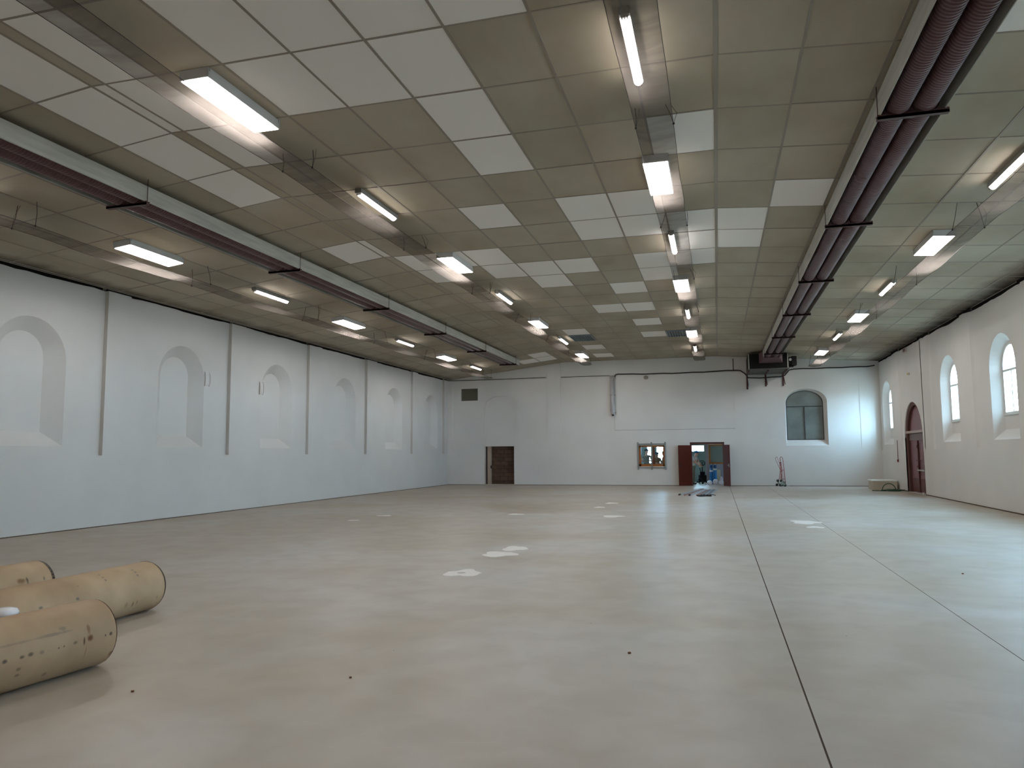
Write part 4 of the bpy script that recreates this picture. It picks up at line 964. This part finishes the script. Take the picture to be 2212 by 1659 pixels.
# heap of wrapped parcels
wp = mat('white_plastic_bag', (214, 214, 226), .3, var=.15, vscale=14)
for i, (x, y, sx, sy, sz, lab) in enumerate(((-.40, 37.75, .12, .15, .12, 'leftmost crumpled white bag on the floor in the brown doorway'), (-.12, 37.95, .13, .16, .15, 'middle and largest crumpled white bag in the brown doorway'), (.14, 37.8, .12, .15, .12, 'rightmost crumpled white bag on the floor in the brown doorway'), (.16, 38.4, .07, .08, .2, 'upright pale bag at the right of the doorway behind the others'))):
    bm = bmesh.new(); bmesh.ops.create_icosphere(bm, subdivisions=3, radius=1)
    for v in bm.verts:
        nn = 1 + .22 * noise.noise(v.co * 2.3 + Vector((i * 7, 0, 0))) + .1 * noise.noise(v.co * 6)
        v.co = Vector((v.co.x * sx * nn, v.co.y * sy * nn, max(v.co.z, -.92) * sz * nn + sz * .9))
    me = bpy.data.meshes.new('plastic_bag'); bm.to_mesh(me); bm.free(); me.materials.append(wp)
    zmin = min(v.co.z for v in me.vertices)
    tag(link('plastic_bag', me, None, (x, y, -zmin)), lab, 'bag', 'white bags in the doorway')
# folding tripod stand
t = thing('tripod_stand', 'dark folding trestle stand with a white tube in front of the man', 'stand', (-.88, 38.1, 0))
q = MB(); q.tube([(-.02, 0, .95), (.06, 0, .62), (0, 0, .3)], .016, 7); q.obj('column', blk, t)
for (dx, dy) in ((-.2, -.1), (.32, -.1), (.0, .28)):
    q = MB(); q.tube([(0, 0, .36), (dx, dy, .012)], .014, 6); q.obj('leg', blk, t)
q = MB(); q.tube([(-.05, -.03, 1.12), (.03, -.03, .85)], .028, 8); q.obj('white_tube', white_metal, t)

# ---- people
def person(name_label, loc, rotz, H, joints, shirt, trousers, skin, hairc, cap=None, hold=None):
    t = thing('person', name_label, 'person', loc, (0, 0, rotz))
    J = joints
    names = list(J.keys()); idx = {n_: i for i, n_ in enumerate(names)}
    E = [('pelvis', 'spine'), ('spine', 'chest'), ('chest', 'neck'), ('neck', 'head0'), ('head0', 'head1'), ('head1', 'head2'),
         ('chest', 'shL'), ('shL', 'elL'), ('elL', 'wrL'), ('wrL', 'paL'), ('chest', 'shR'), ('shR', 'elR'), ('elR', 'wrR'), ('wrR', 'paR'),
         ('pelvis', 'hiL'), ('hiL', 'knL'), ('knL', 'anL'), ('anL', 'toL'), ('pelvis', 'hiR'), ('hiR', 'knR'), ('knR', 'anR'), ('anR', 'toR')]
    Rr = dict(pelvis=(.15, .11), spine=(.14, .1), chest=(.165, .11), neck=(.055, .055), head0=(.07, .08), head1=(.08, .098), head2=(.05, .06),
              shL=(.06, .06), elL=(.042, .042), wrL=(.028, .028), paL=(.038, .02), hiL=(.095, .095), knL=(.06, .06), anL=(.042, .042), toL=(.045, .035))
    for k in list(Rr):
        if k.endswith('L'): Rr[k[:-1] + 'R'] = Rr[k]
    me = bpy.data.meshes.new('body'); me.from_pydata([J[n_] for n_ in names], [(idx[a], idx[b_]) for a, b_ in E], [])
    o = bpy.data.objects.new('body', me); COL.objects.link(o)
    md = o.modifiers.new('skin', 'SKIN')
    for n_ in names:
        sv = me.skin_vertices[0].data[idx[n_]]; sv.radius = Rr[n_]; sv.use_root = (n_ == 'pelvis')
    md.use_smooth_shade = True
    sb = o.modifiers.new('sub', 'SUBSURF'); sb.levels = 2; sb.render_levels = 2
    dg = bpy.context.evaluated_depsgraph_get(); dg.update()
    nm = bpy.data.meshes.new_from_object(o.evaluated_get(dg)); bpy.data.objects.remove(o)
    nm.name = 'body'; nm.materials.clear()
    for c_ in (skin, shirt, trousers, black): nm.materials.append(c_)
    zone = {'pelvis': 2, 'spine': 1, 'chest': 1, 'neck': 0, 'head0': 0, 'head1': 0, 'head2': 0, 'shL': 1, 'shR': 1, 'elL': 0, 'elR': 0, 'wrL': 0, 'wrR': 0, 'paL': 0, 'paR': 0, 'hiL': 2, 'hiR': 2, 'knL': 2, 'knR': 2, 'anL': 2, 'anR': 2, 'toL': 3, 'toR': 3}
    P = {n_: Vector(J[n_]) for n_ in names}
    for pl_ in nm.polygons:
        c_ = pl_.center; best = min(names, key=lambda n_: (P[n_] - c_).length); pl_.material_index = zone[best]; pl_.use_smooth = True
    # fingers, nose and ears are grown into the same mesh
    q = MB()
    for s_ in 'LR':
        wv2 = P['wr' + s_]; pm = P['pa' + s_]; d = (pm - wv2).normalized(); side = d.cross(Vector((0, 0, 1)))
        if side.length < .1: side = Vector((1, 0, 0))
        side.normalize(); dn = side.cross(d)
        for i_, (off, ln_) in enumerate(((-.03, .06), (-.01, .075), (.01, .07), (.028, .055))):
            a = pm + side * off; q.tube([a, a + d * ln_ * .5 + dn * .006, a + d * ln_ * .85 + dn * .03, a + d * ln_ * .8 + dn * .05], [.010, .009, .008, .006], 6)
        a = wv2.lerp(pm, .4) - side * .03; q.tube([a, a + d * .03 - side * .02, a + d * .06 - side * .015], [.011, .010, .007], 6)
    hd = P['head1']; fwd = (P['face'] - hd).normalized() if 'face' in P else Vector((0, -1, 0))
    sd = fwd.cross(Vector((0, 0, 1))).normalized()
    q.tube([hd + fwd * .085 + Vector((0, 0, .02)), hd + fwd * .115 - Vector((0, 0, .015)), hd + fwd * .09 - Vector((0, 0, .03))], [.008, .014, .008], 6)
    for s_ in (-1, 1): q.tube([hd + sd * s_ * .075 + Vector((0, 0, .025)), hd + sd * s_ * .09, hd + sd * s_ * .075 - Vector((0, 0, .03))], [.008, .014, .006], 6)
    bm = bmesh.new(); bm.from_mesh(nm)
    vs = [bm.verts.new(v) for v in q.v]
    for f_ in q.f:
        ff = bm.faces.new([vs[i_] for i_ in f_]); ff.material_index = 0; ff.smooth = True
    bm.to_mesh(nm); bm.free()
    link('body', nm, t)
    q = MB()
    for s_ in (-1, 1): q.lathe(hd + fwd * .088 + sd * s_ * .03 + Vector((0, 0, .018)), [(.001, -.008), (.009, -.002), (.009, .002), (.001, .008)], 8)
    q.obj('eyes', black, t)
    q = MB(); q.rbox(hd + fwd * .09 - Vector((0, 0, .055)), (.04, .012, .008), Matrix.Identity(3), .003); q.obj('mouth', mat('lip_tone', (120, 64, 58), .5), t)
    hc = hd + Vector((0, 0, .045)) - fwd * .012
    q = MB(); prof_ = [(.094, -.04), (.102, 0), (.095, .04), (.065, .072), (.001, .086)]
    q.lathe(hc, prof_, 18); q.obj('cap' if cap else 'hair', cap or hairc, t)
    if cap:
        q = MB(); q.rbox(hc + fwd * .12 - Vector((0, 0, .01)), (.13, .1, .012), Matrix.Rotation(math.atan2(fwd.y, fwd.x) + math.pi / 2, 3, 'Z'), .004); q.obj('cap_peak', cap, t)
    return t
sk = mat('tanned_skin', (176, 128, 104), .5); hairb = mat('dark_hair', (36, 30, 28), .7)
def stand(sc, armL, armR, lean=0.0, face=(0, -1, 0)):
    J = dict(pelvis=(0, 0, .95), spine=(0, -.01 - lean * .3, 1.12), chest=(0, -.02 - lean * .7, 1.36), neck=(0, -.02 - lean, 1.52), head0=(0, -.04 - lean * 1.2, 1.60), head1=(0, -.045 - lean * 1.3, 1.68), head2=(0, -.04 - lean * 1.3, 1.75),
             shL=(.19, -.02 - lean * .8, 1.44), elL=armL[0], wrL=armL[1], paL=armL[2], shR=(-.19, -.02 - lean * .8, 1.44), elR=armR[0], wrR=armR[1], paR=armR[2],
             hiL=(.1, 0, .88), knL=(.11, -.02, .48), anL=(.12, .02, .09), toL=(.13, -.12, .045), hiR=(-.1, 0, .88), knR=(-.12, -.02, .48), anR=(-.13, .02, .09), toR=(-.15, -.12, .045))
    return {k: (v[0] * sc, v[1] * sc, v[2] * sc) for k, v in J.items()}
dnL = ((.25, 0, 1.17), (.26, -.06, .93), (.26, -.08, .84)); dnR = ((-.25, 0, 1.17), (-.26, -.06, .93), (-.26, -.08, .84))
foldL = ((.27, -.05, 1.18), (.05, -.22, 1.15), (-.03, -.23, 1.16)); foldR = ((-.27, -.05, 1.18), (-.05, -.24, 1.2), (.03, -.25, 1.2))
capb = mat('blue_cap_cloth', (22, 96, 140), .8)
person('man in a grey shirt with his back turned, left in the small window', (-3.5, 38.55, 0), math.radians(170), 1.8, stand(1.0, foldL, foldR), mat('grey_olive_shirt', (104, 104, 92), .8), mat('dark_trousers', (60, 62, 66), .8), sk, hairb, cap=mat('dark_teal_cap', (30, 60, 76), .8))
person('shorter man in a tan shirt and blue cap, middle of the small window', (-2.98, 38.5, 0), math.radians(20), 1.6, stand(.90, foldL, foldR), mat('tan_shirt', (150, 120, 96), .8), mat('khaki_trousers', (110, 100, 84), .8), sk, hairb, cap=capb)
person('dark-haired man in profile at the right side of the small window', (-2.64, 39.2, 0), math.radians(-70), 1.65, stand(.93, dnL, foldR), mat('dark_grey_shirt', (70, 70, 68), .8), mat('dark_trousers', (60, 62, 66), .8), sk, hairb)
person('man in a blue cap and pale shirt bending over a stand in the brown doorway', (-1.2, 38.2, 0), math.radians(75), 1.7, stand(.93, ((.22, -.28, 1.18), (.12, -.42, 1.02), (.1, -.47, .97)), ((-.22, -.26, 1.16), (-.1, -.42, 1.0), (-.06, -.48, .96)), .14), mat('pale_grey_shirt', (178, 168, 160), .8), mat('olive_trousers', (92, 92, 74), .8), sk, hairb, cap=capb)
